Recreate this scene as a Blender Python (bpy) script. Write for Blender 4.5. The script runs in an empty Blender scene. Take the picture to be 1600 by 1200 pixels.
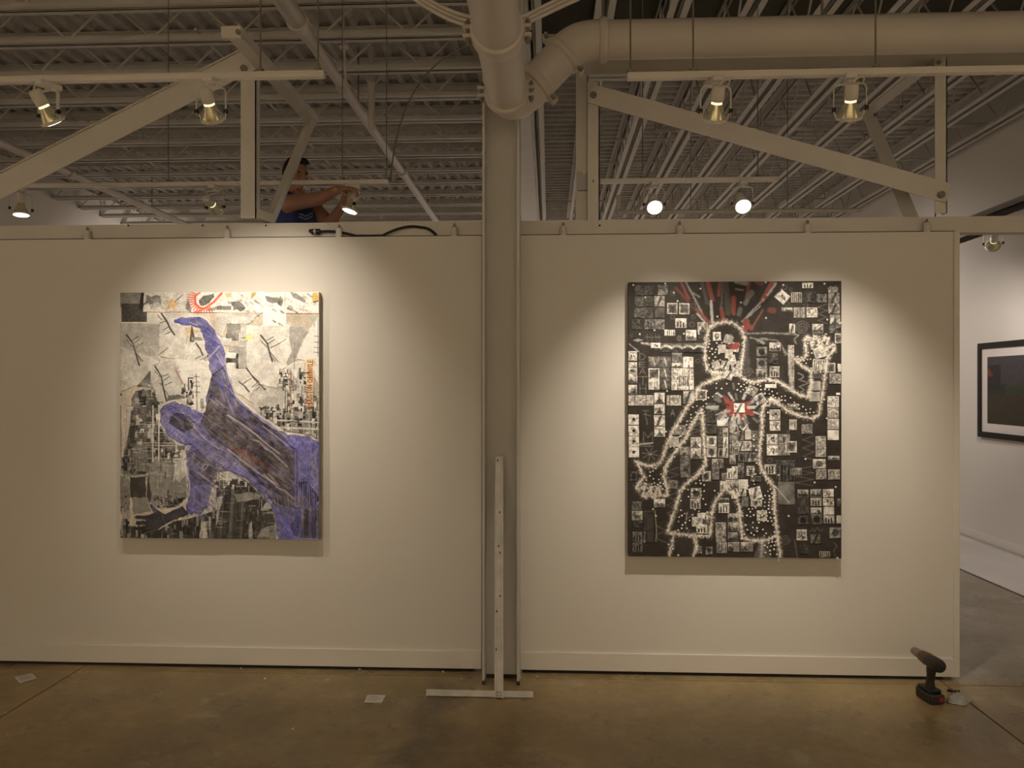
import bpy, bmesh, math, random
import numpy as np
from mathutils import Vector, Matrix
sc = bpy.context.scene
COL = sc.collection
R = math.radians

# ------------------------------------------------------------------ camera
F = 1230.0
TH = R(2.7)            # camera turned slightly left of the wall's normal
D = 4.365              # camera to the display wall
CH = 1.60              # eye height
cam_d = bpy.data.cameras.new('camera')
cam = bpy.data.objects.new('camera', cam_d)
COL.objects.link(cam)
cam_d.sensor_width = 36.0
cam_d.lens = F / 1600.0 * 36.0
cam.location = (0, -D, CH)
cam.rotation_euler = (R(90), 0, TH)
cam_d.clip_start = 0.05
sc.camera = cam
# ------------------------------------------------------------------ exposure
sc.view_settings.view_transform = 'Standard'
sc.view_settings.look = 'None'
sc.view_settings.exposure = 0.0
sc.view_settings.gamma = 1.0
sc.view_settings.use_curve_mapping = False
# ------------------------------------------------------------------ world and general light
w = bpy.data.worlds.new('world'); sc.world = w; w.use_nodes = True
w.node_tree.nodes['Background'].inputs[0].default_value = (1.0, 0.86, 0.68, 1)
w.node_tree.nodes['Background'].inputs[1].default_value = 0.0
WARM = (1.0, 0.87, 0.70)
AMB = (1.0, 0.82, 0.60)
COOL = (1.0, 0.87, 0.78)

def spot(name, loc, aim, power, size=80, col=WARM, blend=1.0, rad=0.04, parent=None):
    l = bpy.data.lights.new(name, 'SPOT'); l.energy = power; l.spot_size = R(size); l.spot_blend = blend
    l.color = col; l.shadow_soft_size = rad
    o = bpy.data.objects.new(name, l); COL.objects.link(o)
    o.location = loc
    d = Vector(aim) - Vector(loc)
    o.rotation_euler = d.to_track_quat('-Z', 'Y').to_euler()
    return o
# unseen fill spots added for bounced light, behind the viewer and beyond the display wall
GEN = [((-3.6, -6.0, 3.0), (-4.2, -7.9, 1.6), 385, 125, AMB), ((-1.0, -6.0, 3.0), (-0.8, -7.9, 1.6), 385, 125, AMB),
       ((1.6, -6.0, 3.0), (1.6, -7.9, 1.6), 385, 125, AMB),
       ((-4.8, -2.6, 3.0), (-6.5, -2.6, 1.3), 200, 115, AMB), ((2.9, -3.4, 3.0), (4.3, -3.4, 1.3), 200, 115, AMB),
       ((-4.2, 7.0, 3.1), (-6.0, 8.0, 2.0), 230, 140, COOL), ((-1.2, 8.5, 3.1), (-1.4, 12.5, 2.2), 720, 140, COOL), ((1.8, 8.5, 3.1), (2.0, 12.5, 2.2), 720, 140, COOL),
       ((2.2, 5.2, 3.0), (4.2, 5.0, 1.6), 95, 125, COOL), ((2.8, 2.2, 3.0), (3.6, 1.6, 0.9), 70, 110, COOL)]
for i, (l, a, p, s, c) in enumerate(GEN):
    spot('fill_spot', l, a, p, s, c, rad=0.08)

# ------------------------------------------------------------------ pixel -> place helpers (frame taken as 1600 x 1200)
CT, ST = math.cos(TH), math.sin(TH)
def ray(u, v):
    x = (u - 800) / F
    return Vector((-ST + x * CT, CT + x * ST, (600 - v) / F))
CAM = Vector((0, -D, CH))
def P(u, v, y=0.0):
    d = ray(u, v); return CAM + d * ((y + D) / d.y)
def PZ(u, v, z):
    d = ray(u, v); return CAM + d * ((z - CH) / d.z)
def PX(u, v, x):
    d = ray(u, v); return CAM + d * (x / d.x)
def PF(u, v): return PZ(u, v, 0.0)
def PD(u, v, dep): return CAM + ray(u, v) * dep     # at camera depth

# ------------------------------------------------------------------ materials
MATS = {}
def mat(name, col, rough=0.6, metal=0.0, var=0.06, scale=3.0, bump=0.0, bscale=60.0, spec=0.4, emit=None, estr=0.0, coat=0.0):
    m = bpy.data.materials.new(name); m.use_nodes = True
    nt = m.node_tree; b = nt.nodes['Principled BSDF']
    b.inputs['Roughness'].default_value = rough; b.inputs['Metallic'].default_value = metal
    b.inputs['Specular IOR Level'].default_value = spec
    b.inputs['Coat Weight'].default_value = coat
    tc = nt.nodes.new('ShaderNodeTexCoord')
    n = nt.nodes.new('ShaderNodeTexNoise'); n.inputs['Scale'].default_value = scale; n.inputs['Detail'].default_value = 6
    nt.links.new(tc.outputs['Object'], n.inputs['Vector'])
    r = nt.nodes.new('ShaderNodeValToRGB')
    c0 = [max(0, c * (1 - var)) for c in col]; c1 = [min(1, c * (1 + var)) for c in col]
    r.color_ramp.elements[0].color = (*c0, 1); r.color_ramp.elements[1].color = (*c1, 1)
    r.color_ramp.elements[0].position = 0.3; r.color_ramp.elements[1].position = 0.7
    nt.links.new(n.outputs['Fac'], r.inputs['Fac']); nt.links.new(r.outputs['Color'], b.inputs['Base Color'])
    if bump:
        n2 = nt.nodes.new('ShaderNodeTexNoise'); n2.inputs['Scale'].default_value = bscale; n2.inputs['Detail'].default_value = 4
        nt.links.new(tc.outputs['Object'], n2.inputs['Vector'])
        bp = nt.nodes.new('ShaderNodeBump'); bp.inputs['Strength'].default_value = bump; bp.inputs['Distance'].default_value = 0.01
        nt.links.new(n2.outputs['Fac'], bp.inputs['Height']); nt.links.new(bp.outputs['Normal'], b.inputs['Normal'])
    if emit:
        b.inputs['Emission Color'].default_value = (*emit, 1); b.inputs['Emission Strength'].default_value = estr
    MATS[name] = m
    return m

M_wall = mat('white_wall_paint', (0.74, 0.71, 0.66), 0.75, var=0.02, scale=1.2, bump=0.04, bscale=220, spec=0.25)
M_trim = mat('white_trim_paint', (0.76, 0.73, 0.68), 0.5, var=0.02, spec=0.4)
M_steel = mat('white_painted_steel', (0.66, 0.63, 0.58), 0.55, var=0.05, scale=5, bump=0.05, bscale=90)
M_col = mat('grey_white_painted_column', (0.60, 0.585, 0.55), 0.55, var=0.04, scale=2)
M_pipe = mat('white_painted_pipe', (0.62, 0.575, 0.52), 0.5, var=0.04, scale=3, bump=0.05, bscale=40)
M_deck = mat('painted_roof_deck', (0.60, 0.57, 0.53), 0.8, var=0.14, scale=9, bump=0.6, bscale=30, spec=0.2)
M_joist = mat('painted_bar_joist', (0.66, 0.63, 0.58), 0.6, var=0.06, scale=6)
M_black = mat('black_plastic', (0.018, 0.017, 0.017), 0.45, var=0.2)
M_rubber = mat('black_rubber_cable', (0.02, 0.018, 0.017), 0.55, var=0.15)
M_dark = mat('dark_gap', (0.03, 0.027, 0.025), 0.9)
M_bolt = mat('painted_bolt', (0.26, 0.24, 0.215), 0.5, metal=0.4)
M_rod = mat('steel_rod', (0.20, 0.185, 0.16), 0.6, metal=0.2)
M_zinc = mat('dull_zinc', (0.42, 0.41, 0.40), 0.5, metal=0.3)
M_tbar = mat('chipped_white_steel', (0.78, 0.77, 0.75), 0.5, var=0.12, scale=14)
M_lampbody = mat('white_lamp_enamel', (0.70, 0.66, 0.60), 0.35, var=0.03)
M_bulb = mat('gold_tinted_bulb_glass', (0.62, 0.52, 0.30), 0.18, metal=0.75, var=0.05, emit=(1.0, 0.82, 0.42), estr=0.03)
M_bulb_lit = mat('gold_bulb_glass_leaking_light', (0.40, 0.34, 0.21), 0.12, metal=0.9, var=0.05, emit=(1.0, 0.84, 0.42), estr=0.05)
M_neck = mat('glowing_bulb_neck', (0.8, 0.7, 0.5), 0.3, emit=(1.0, 0.85, 0.5), estr=1.3)
M_lens = mat('lit_bulb_lens', (0.9, 0.9, 0.85), 0.3, emit=(1.0, 0.93, 0.82), estr=9.0)
M_paper = mat('white_card', (0.72, 0.70, 0.67), 0.7, var=0.02)
M_cloth = mat('floor_paper', (0.72, 0.69, 0.66), 0.75, var=0.05, scale=2, bump=0.2, bscale=6)
M_ink = mat('grey_print_ink', (0.22, 0.21, 0.20), 0.8)

def floor_mat():
    m = bpy.data.materials.new('stained_polished_concrete'); m.use_nodes = True
    nt = m.node_tree; b = nt.nodes['Principled BSDF']; L = nt.links.new
    tc = nt.nodes.new('ShaderNodeTexCoord')
    def noise(s, d=8, rough=0.6, off=0.0):
        mp = nt.nodes.new('ShaderNodeMapping'); mp.inputs['Location'].default_value = (off, off * 1.7, off * .3)
        L(tc.outputs['Object'], mp.inputs['Vector'])
        n = nt.nodes.new('ShaderNodeTexNoise'); n.inputs['Scale'].default_value = s; n.inputs['Detail'].default_value = d
        n.inputs['Roughness'].default_value = rough
        L(mp.outputs['Vector'], n.inputs['Vector']); return n
    def ramp(n, stops):
        r = nt.nodes.new('ShaderNodeValToRGB'); e = r.color_ramp.elements
        while len(e) < len(stops): e.new(0.5)
        for i, (p, c) in enumerate(stops): e[i].position = p; e[i].color = (*c, 1)
        L(n.outputs['Fac'], r.inputs['Fac']); return r
    def mix(a, bb, fac, mode='MIX'):
        x = nt.nodes.new('ShaderNodeMix'); x.data_type = 'RGBA'; x.blend_type = mode
        if isinstance(fac, float): x.inputs[0].default_value = fac
        else: L(fac, x.inputs[0])
        L(a, x.inputs[6]); L(bb, x.inputs[7]); return x.outputs[2]
    base = ramp(noise(0.9, 8, 0.62), [(0.33, (0.215, 0.158, 0.072)), (0.50, (0.355, 0.262, 0.122)), (0.68, (0.50, 0.375, 0.185))])
    fine = ramp(noise(16, 8, 0.75, 3.1), [(0.35, (0.5, 0.5, 0.5)), (0.62, (1.0, 1.0, 1.0))])
    c = mix(base.outputs['Color'], fine.outputs['Color'], 0.45, 'MULTIPLY')
    # pale worn scuffs
    sc_ = ramp(noise(5.0, 4, 0.5, 7.7), [(0.63, (0, 0, 0)), (0.70, (1, 1, 1))])
    pale = nt.nodes.new('ShaderNodeRGB'); pale.outputs[0].default_value = (0.46, 0.38, 0.26, 1)
    sm = nt.nodes.new('ShaderNodeMath'); sm.operation = 'MULTIPLY'; sm.inputs[1].default_value = 0.5
    L(sc_.outputs['Color'], sm.inputs[0]); c = mix(c, pale.outputs[0], sm.outputs[0])
    # dark oily stain running from the column towards the viewer
    sep = nt.nodes.new('ShaderNodeSeparateXYZ'); L(tc.outputs['Object'], sep.inputs[0])
    wob = noise(3.0, 5, 0.6, 1.3)
    def math2(op, a, b_):
        x = nt.nodes.new('ShaderNodeMath'); x.operation = op
        for i, q in enumerate((a, b_)):
            if isinstance(q, (int, float)): x.inputs[i].default_value = q
            else: L(q, x.inputs[i])
        return x.outputs[0]
    sx = math2('ADD', sep.outputs['X'], math2('MULTIPLY', math2('SUBTRACT', wob.outputs['Fac'], 0.5), 0.9))
    dx = math2('ABSOLUTE', math2('ADD', sx, 0.55), 0)
    band = math2('SUBTRACT', 1.0, math2('MULTIPLY', dx, 5.0))
    grain = noise(24, 5, 0.7, 5.0)
    near = nt.nodes.new('ShaderNodeMapRange'); near.inputs['From Min'].default_value = 0.1; near.inputs['From Max'].default_value = -0.25
    L(sep.outputs['Y'], near.inputs['Value'])
    far = nt.nodes.new('ShaderNodeMapRange'); far.inputs['From Min'].default_value = -1.35; far.inputs['From Max'].default_value = -0.9
    L(sep.outputs['Y'], far.inputs['Value'])
    bm_ = nt.nodes.new('ShaderNodeMath'); bm_.operation = 'MULTIPLY'; bm_.use_clamp = True
    L(band, bm_.inputs[0]); L(math2('MULTIPLY', grain.outputs['Fac'], 1.5), bm_.inputs[1])
    st = math2('MULTIPLY', math2('MULTIPLY', bm_.outputs[0], near.outputs[0]), 0.95)
    dk = nt.nodes.new('ShaderNodeRGB'); dk.outputs[0].default_value = (0.10, 0.083, 0.056, 1)
    c = mix(c, dk.outputs[0], st)
    # greyer concrete beyond the display wall
    gr = nt.nodes.new('ShaderNodeMapRange'); gr.inputs['From Min'].default_value = -0.05; gr.inputs['From Max'].default_value = 0.05
    L(sep.outputs['Y'], gr.inputs['Value'])
    hs = nt.nodes.new('ShaderNodeHueSaturation'); hs.inputs['Saturation'].default_value = 0.55; hs.inputs['Value'].default_value = 1.0
    L(c, hs.inputs['Color']); c = mix(c, hs.outputs[0], gr.outputs[0])
    L(c, b.inputs['Base Color'])
    rr = ramp(noise(2.2, 6, 0.6, 9.0), [(0.3, (0.20,) * 3), (0.7, (0.42,) * 3)])
    L(rr.outputs['Color'], b.inputs['Roughness'])
    b.inputs['Specular IOR Level'].default_value = 0.5
    bp = nt.nodes.new('ShaderNodeBump'); bp.inputs['Strength'].default_value = 0.12; bp.inputs['Distance'].default_value = 0.004
    L(noise(30, 6, 0.7).outputs['Fac'], bp.inputs['Height']); L(bp.outputs['Normal'], b.inputs['Normal'])
    return m
M_floor = floor_mat()

# ------------------------------------------------------------------ mesh builder
class MB:
    def __init__(s): s.v = []; s.f = []
    def add(s, vs, fs):
        k = len(s.v); s.v += [tuple(a) for a in vs]; s.f += [tuple(i + k for i in f) for f in fs]; return s
    def box(s, a, b):
        (x0, y0, z0), (x1, y1, z1) = a, b
        x0, x1 = sorted((x0, x1)); y0, y1 = sorted((y0, y1)); z0, z1 = sorted((z0, z1))
        return s.add([(x0, y0, z0), (x1, y0, z0), (x1, y1, z0), (x0, y1, z0), (x0, y0, z1), (x1, y0, z1), (x1, y1, z1), (x0, y1, z1)],
                     [(0, 3, 2, 1), (4, 5, 6, 7), (0, 1, 5, 4), (1, 2, 6, 5), (2, 3, 7, 6), (3, 0, 4, 7)])
    def bar(s, p, q, w, h, up=(0, 0, 1), shift=(0, 0)):
        """square bar from p to q: w across, h along 'up'"""
        p, q = Vector(p), Vector(q); d = (q - p).normalized(); u = Vector(up)
        sx = d.cross(u).normalized(); u = sx.cross(d).normalized()
        c = sx * shift[0] + u * shift[1]
        vs = [e + c + sx * (a * w / 2) + u * (b * h / 2) for e in (p, q) for a, b in ((-1, -1), (1, -1), (1, 1), (-1, 1))]
        return s.add(vs, [(3, 2, 1, 0), (4, 5, 6, 7), (0, 1, 5, 4), (1, 2, 6, 5), (2, 3, 7, 6), (3, 0, 4, 7)])
    def angle(s, p, q, leg, t, up=(0, 0, 1), flange=1, fw=None):
        """L section: leg in the plane of 'up', flange at the top pointing to side 'flange'"""
        p, q = Vector(p), Vector(q); d = (q - p).normalized(); u = Vector(up); sx = d.cross(u).normalized()
        fw = fw or leg
        s.bar(p, q, t, leg, up)
        s.bar(p, q, fw, t, up, shift=(flange * fw / 2, leg / 2 - t / 2)); return s
    def tube(s, pts, r, n=12, caps=True):
        pts = [Vector(p) for p in pts]; m = len(pts)
        rs = r if isinstance(r, (list, tuple)) else [r] * m
        prev = None; base = len(s.v); vs = []
        for i, p in enumerate(pts):
            d = (pts[min(i + 1, m - 1)] - pts[max(i - 1, 0)]).normalized()
            if prev is None:
                a = Vector((0, 0, 1)) if abs(d.z) < 0.9 else Vector((1, 0, 0))
                x = d.cross(a).normalized()
            else:
                x = (prev - d * prev.dot(d)).normalized()
            prev = x; y = d.cross(x)
            for k in range(n):
                t = 2 * math.pi * k / n; vs.append(p + (x * math.cos(t) + y * math.sin(t)) * rs[i])
        fs = []
        for i in range(m - 1):
            for k in range(n):
                fs.append((i * n + k, i * n + (k + 1) % n, (i + 1) * n + (k + 1) % n, (i + 1) * n + k))
        if caps: fs += [tuple(range(n - 1, -1, -1)), tuple((m - 1) * n + k for k in range(n))]
        return s.add(vs, fs)
    def lathe(s, prof, n=24, M=None, cap0=True, cap1=True):
        """prof: (r, z) along local z, placed by matrix M"""
        M = M or Matrix(); vs = []; m = len(prof)
        for r, z in prof:
            for k in range(n):
                t = 2 * math.pi * k / n; vs.append(M @ Vector((r * math.cos(t), r * math.sin(t), z)))
        fs = []
        for i in range(m - 1):
            for k in range(n):
                fs.append((i * n + k, i * n + (k + 1) % n, (i + 1) * n + (k + 1) % n, (i + 1) * n + k))
        if cap0: fs.append(tuple(range(n - 1, -1, -1)))
        if cap1: fs.append(tuple((m - 1) * n + k for k in range(n)))
        return s.add(vs, fs)
    def prism(s, pts, ext):
        """polygon (list of points) extruded by vector ext"""
        pts = [Vector(p) for p in pts]; e = Vector(ext); n = len(pts)
        return s.add(pts + [p + e for p in pts],
                     [tuple(range(n - 1, -1, -1)), tuple(range(n, 2 * n))] + [(i, (i + 1) % n, n + (i + 1) % n, n + i) for i in range(n)])
    def sphere(s, c, r, n=10, m=6):
        c = Vector(c); rr = r if isinstance(r, (tuple, list)) else (r, r, r)
        vs = [c + Vector((0, 0, -rr[2]))]
        for i in range(1, m):
            p = -math.pi / 2 + math.pi * i / m
            for k in range(n):
                t = 2 * math.pi * k / n
                vs.append(c + Vector((rr[0] * math.cos(p) * math.cos(t), rr[1] * math.cos(p) * math.sin(t), rr[2] * math.sin(p))))
        vs.append(c + Vector((0, 0, rr[2]))); fs = []
        for k in range(n): fs.append((0, 1 + (k + 1) % n, 1 + k))
        for i in range(m - 2):
            for k in range(n):
                a = 1 + i * n + k; b = 1 + i * n + (k + 1) % n; fs.append((a, b, b + n, a + n))
        for k in range(n): fs.append((len(vs) - 1, 1 + (m - 2) * n + k, 1 + (m - 2) * n + (k + 1) % n))
        return s.add(vs, fs)
    def build(s, name, m, parent=None, smooth=False, bevel=0.0, kind=None):
        me = bpy.data.meshes.new(name); me.from_pydata(s.v, [], s.f)
        bm = bmesh.new(); bm.from_mesh(me); bmesh.ops.recalc_face_normals(bm, faces=bm.faces[:]); bm.to_mesh(me); bm.free()
        me.materials.append(m)
        o = bpy.data.objects.new(name, me); COL.objects.link(o)
        if smooth:
            for p in me.polygons: p.use_smooth = True
            try: me.set_sharp_from_angle(angle=R(38))
            except Exception: pass
        if bevel:
            b = o.modifiers.new('edge', 'BEVEL'); b.width = bevel; b.segments = 2; b.limit_method = 'ANGLE'
        if parent:
            o.parent = parent; o.matrix_parent_inverse = Matrix.Translation(parent.location).inverted()
        if kind: o['kind'] = kind
        return o
def tag(o, label, cat, group=None, kind=None):
    o['label'] = label; o['category'] = cat
    if group: o['group'] = group
    if kind: o['kind'] = kind
    return o
def thing(name, loc, label, cat, group=None):
    o = bpy.data.objects.new(name, None); COL.objects.link(o); o.location = loc; o.empty_display_size = 0.1
    return tag(o, label, cat, group)
def struct_empty(name, loc=(0, 0, 0)):
    o = bpy.data.objects.new(name, None); COL.objects.link(o); o.location = loc; o['kind'] = 'structure'; return o
def bz(p0, p1, p2, p3, n=16):
    p0, p1, p2, p3 = map(Vector, (p0, p1, p2, p3)); out = []
    for i in range(n + 1):
        t = i / n; out.append(p0 * (1 - t) ** 3 + p1 * 3 * t * (1 - t) ** 2 + p2 * 3 * t * t * (1 - t) + p3 * t ** 3)
    return out

# ================================================================== ROOM SHELL
XL, XR = -6.7, 4.33
YN, YF = -8.2, 13.2
Z_DECK = 4.44
ZL, ZR = 4.10, 4.01          # undersides of the left and right bar joists
# floor: concrete slabs with sawn joints
jx0, jx1 = PF(120, 1048).x, PF(1518, 1100).x
jy = P(800, 1060, 0).y
JY = -0.075
floor = MB().box((XL - .2, YN - .2, -0.25), (XR + 3.2, YF + .2, -0.02)).build('floor', M_dark); floor['kind'] = 'structure'
xs = [XL - .2, jx0, jx1, XR + 3.2]; ys = [YN - .2, -3.9, JY, 4.6, YF + .2]
g = 0.004
for i in range(3):
    for j in range(4):
        MB().box((xs[i] + g, ys[j] + g, -0.02), (xs[i + 1] - g, ys[j + 1] - g, 0)).build('slab', M_floor, floor, bevel=0.003)
def wallbox(name, a, b, m=M_wall):
    o = MB().box(a, b).build(name, m); o['kind'] = 'structure'; return o
wl = wallbox('wall_left', (XL - .15, YN, 0), (XL, YF, Z_DECK - .03))
wr = wallbox('wall_right', (XR, YN, 0), (XR + .15, YF, 3.08))
wh = wallbox('wall_right_upper', (XR, YN, 3.33), (XR + .15, YF, Z_DECK - .03))
wallbox('wall_right_outer', (XR + 3.0, YN, 0), (XR + 3.15, YF, Z_DECK - .03))
wallbox('wall_far', (XL - .15, YF, 0), (XR + 3.15, YF + .15, Z_DECK - .03))
wallbox('wall_near', (XL - .15, YN - .15, 0), (XR + 3.15, YN, Z_DECK - .03))
bb = MB().box((XR - .014, 0.4, 0.0), (XR, YF, 0.105)).box((XR - .008, 0.4, 0.105), (XR, YF, 0.112)).build('baseboard_right', M_trim); bb['kind'] = 'structure'
# roof deck, corrugated
def deck_mesh():
    b = MB(); p, hgt = 0.1524, 0.03
    prof = []
    def strip(lo, hi, axis, o0, o1):
        n = int((hi - lo) / p) + 1; pts = []
        for i in range(n):
            x = lo + i * p
            for dx, z in ((0, 0), (0.045, 0), (0.06, hgt), (0.135, hgt)):
                if x + dx <= hi + 1e-6: pts.append((x + dx, Z_DECK + z))
        vs = []; fs = []
        for (t, z) in pts:
            vs += [(t, o0, z), (t, o1, z)] if axis == 'x' else [(o0, t, z), (o1, t, z)]
        for i in range(len(pts) - 1):
            fs.append((2 * i, 2 * i + 2, 2 * i + 3, 2 * i + 1))
        b.add(vs, fs)
    strip(XL - .2, -0.27, 'x', YN - .2, YF + .2)
    strip(YN - .2, YF + .2, 'y', -0.27, XR + 3.2)
    b.box((XL - .3, YN - .3, Z_DECK + .08), (XR + 3.3, YF + .3, Z_DECK + .2))
    return b
ceil = deck_mesh().build('ceiling', M_deck); ceil['kind'] = 'structure'

def joist(a, b, z0, ztop, chord=0.05, gap=0.03, pitch=0.55, seed=0, rod=0.009):
    """open web joist from a to b (xy): double-angle bottom and top chords and a zigzag rod web"""
    a = Vector((*a, 0)); b = Vector((*b, 0)); d = (b - a).normalized(); sx = Vector((d.y, -d.x, 0)); L = (b - a).length
    ch = MB()
    for s in (-1, 1):
        o = sx * s * (gap / 2 + 0.0025); o2 = sx * s * (gap / 2 + chord / 2)
        z = Vector((0, 0, z0))
        ch.bar(a + o + z + Vector((0, 0, chord / 2)), b + o + z + Vector((0, 0, chord / 2)), 0.005, chord)
        ch.bar(a + o2 + z + Vector((0, 0, .0025)), b + o2 + z + Vector((0, 0, .0025)), chord, 0.005)
    j = ch.build('bar_joist', M_joist, ceil)
    tp = MB()
    for s in (-1, 1):
        o2 = sx * s * (gap / 2 + chord / 2)
        tp.bar(a + o2 + Vector((0, 0, ztop - .004)), b + o2 + Vector((0, 0, ztop - .004)), chord, 0.006)
        o = sx * s * (gap / 2 + 0.0025)
        tp.bar(a + o + Vector((0, 0, ztop - .03)), b + o + Vector((0, 0, ztop - .03)), 0.005, chord)
    tp.build('top_chord', M_joist, j)
    wb = MB(); n = max(2, int(L / pitch)); st = L / n
    for i in range(n):
        p0 = a + d * (i * st) + Vector((0, 0, z0 + chord * .6)); p1 = a + d * ((i + .5) * st) + Vector((0, 0, ztop - .02)); p2 = a + d * ((i + 1) * st) + Vector((0, 0, z0 + chord * .6))
        wb.tube([p0, p1], rod, 6, False); wb.tube([p1, p2], rod, 6, False)
    wb.build('web', M_joist, j)
    return j
XG = PZ(0, 0, 4).x
gx0, gx1 = -0.40, -0.165      # steel girder over the column line
offs = [595, 540, 488, 445, 409, 379, 354, 330, 311, 293.5, 278, 265, 252.5, 241.5, 231]
for k, o in enumerate(offs):
    y = PZ(575, 600 - o, ZL).y
    joist((XL, y), (gx0 + .02, y), ZL, Z_DECK, chord=0.048, pitch=0.62, seed=k)
for y in (0.05, -0.55, -1.15):
    joist((XL, y), (gx0 + .02, y), ZL, Z_DECK, chord=0.048, pitch=0.62)
for k in range(10):
    x = -0.115 + 0.475 * k
    joist((x, YN), (x, YF), ZR, Z_DECK, chord=0.05, gap=0.03, pitch=0.62, seed=k, rod=0.008)
MB().box((gx1, -1.6, Z_DECK - .010), (XR, 2.75, Z_DECK - .004)).build('added_dark_sheet', mat('dark_olive_sheet', (.085, .08, .055), .9, var=.12), ceil)  # added dark sheet, darkens the deck over the drain pipe
# bridging lines across the right joists
for y in (1.9, 4.6, 7.6, 10.3):
    b = MB().tube([(gx1, y, ZR + .09), (XR, y, ZR + .09)], 0.011, 6).tube([(gx1, y, Z_DECK - .07), (XR, y, Z_DECK - .07)], 0.011, 6)
    b.build('joist_bridging', M_joist, ceil)
for x in (-2.55, -4.6):
    MB().tube([(x, 1.2, ZL + .06), (x, YF, ZL + .06)], 0.011, 6).build('joist_bridging', M_joist, ceil)
gd = MB().box((gx0, YN, 3.985), (gx1, YF, 4.005)).box((gx0 + .11, YN, 4.0), (gx1 - .11, YF, 4.39)).box((gx0, YN, 4.385), (gx1, YF, 4.405))
gd = gd.build('roof_girder', M_steel); gd['kind'] = 'structure'
# cross beam over the right display wall
p0 = P(905, 121, .16); p1 = P(1680, 111, .16)
cb = MB().box((p0.x, .12, p0.z - .0), (XR, .22, p0.z + .008)).box((p0.x, .165, p0.z), (XR, .175, p0.z + .115)).box((p0.x, .12, p0.z + .107), (XR, .22, p0.z + .115))
cb = cb.build('cross_beam', M_steel); cb['kind'] = 'structure'

# ================================================================== DISPLAY WALLS AND COLUMN
ZB, ZT = 0.019, 2.425
xa = P(752, 700).x; xb = P(813.5, 700).x; xe = P(1498, 700).x
WT = 0.15
wA = MB().box((XL + .0, 0, ZB), (xa, WT, ZT)).build('wall_front_left', M_wall); wA['kind'] = 'structure'
MB().box((XL + .02, .006, 0.0), (xa - .05, WT - .04, ZB)).build('gap_shade_strip', M_dark, wA)  # black strips put in for the shade of the gap under both walls
MB().box((XL + .0, -.012, ZB), (xa, 0, ZB + .098)).build('baseboard', M_trim, wA, bevel=.002)
wB = MB().box((xb, 0, ZB), (xe, WT, ZT)).build('wall_front_right', M_wall); wB['kind'] = 'structure'
MB().box((xb + .01, .006, 0.0), (xe - .08, WT - .04, ZB)).build('gap_shade_strip', M_dark, wB)
xt = P(1489.5, 700).x
MB().box((xb, -.012, ZB), (xt, 0, ZB + .098)).build('baseboard', M_trim, wB, bevel=.002)
MB().box((xt, -.012, ZB), (xe, WT + .012, ZT)).build('corner_trim', M_trim, wB, bevel=.002)
# header beam that the panels hang from, with its clips
zh = P(800, 345, .035).z
hd = MB().box((XL, .035, ZT), (xa + .0, .115, zh)).build('trim_1', M_steel); hd['kind'] = 'structure'
hd2 = MB().box((xb, .035, ZT), (4.2, .115, zh)).build('trim_2', M_steel); hd2['kind'] = 'structure'
for u, h in ((137, hd), (355, hd), (530, hd), (710, hd), (880, hd2), (1062, hd2), (1262, hd2), (1448, hd2)):
    c = P(u, 360, .018); m = MB()
    m.lathe([(.018, 0), (.02, .03), (.0165, .048), (.009, .054)], 12, Matrix.Translation((c.x, .0165, ZT)))
    k = m.build('hanger_clip', M_steel if u != 530 else M_paper, h, smooth=True)
    MB().lathe([(.0075, .052), (.0075, .06), (.005, .072)], 8, Matrix.Translation((c.x, .0165, ZT))).build('bolt', M_bolt, k, smooth=True)
for u, h in ((200, hd), (316, hd), (415, hd), (937, hd2)):
    c = P(u, 352, .03); MB().lathe([(.006, 0), (.004, .004)], 8, Matrix.Translation((c.x, .035, c.z)) @ Matrix.Rotation(R(90), 4, 'X')).build('screw_head', M_dark, h)
for nm_, x0_, x1_, par_ in (('gap', XL, xa, hd), ('gap', xb, xe, hd2)):
    MB().box((x0_, .0335, ZT - .001), (x1_, .036, ZT + .0105)).build('shadow_gap', M_dark, par_)
# column: wide flange steel
yf, yb = -.19, .01
cx0, cx1 = P(753.5, 800, yf).x, P(811.5, 800, yf).x
tf = .013
yw = -.085
c = MB().box((cx0, yf, 0), (cx0 + tf, yb, 3.985)).box((cx1 - tf, yf, 0), (cx1, yb, 3.985)).box((cx0 + tf, yw, 0.0), (cx1 - tf, yw + .011, 3.985))
col = c.build('steel_column', M_col); col['kind'] = 'structure'
b = MB()
for x in (cx0 - .0, cx1 - tf): b.box((x - .002, yf - .001, 0), (x + tf + .002, yf + .03, .022))
b.build('rust_stain', mat('rusty_scale', (.09, .065, .045), .9, var=.4, scale=30), col)
MB().box((cx0 + tf, yw - .004, 0), (cx1 - tf, yw, .02)).build('dirt', mat('dark_dirt', (.05, .042, .033), .95, var=.4, scale=40), col)
# ================================================================== OVERHEAD STEEL AND PIPES
# big drain pipe: along the ceiling towards the column, elbow, 45 degree rise, then to the right
RP = .094
zp = 3.01
xp = PZ(793, 155, zp).x
PY = -.40
e0 = Vector((xp, PY - .16, zp))
c1 = P(838, 130, PY); c2 = P(880, 86, PY); h0 = P(936, 63, PY); h1 = Vector((XR, PY, h0.z))
pipe = thing('drain_pipe', (xp, PY, zp), 'fat white drain pipe with bolted couplings bending at the column and running right', 'pipe')
MB().tube([(xp, -4.9, zp), tuple(e0)], RP, 32).build('straight_pipe', M_pipe, pipe, smooth=True)
d45 = (c2 - c1).normalized()
MB().tube(bz(e0, e0 + Vector((0, .15, 0)), c1 - d45 * .13, c1, 14), RP * 1.03, 32).build('elbow', M_pipe, pipe, smooth=True)
MB().tube([c1, c2], RP, 32).build('rising_pipe', M_pipe, pipe, smooth=True)
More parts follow.
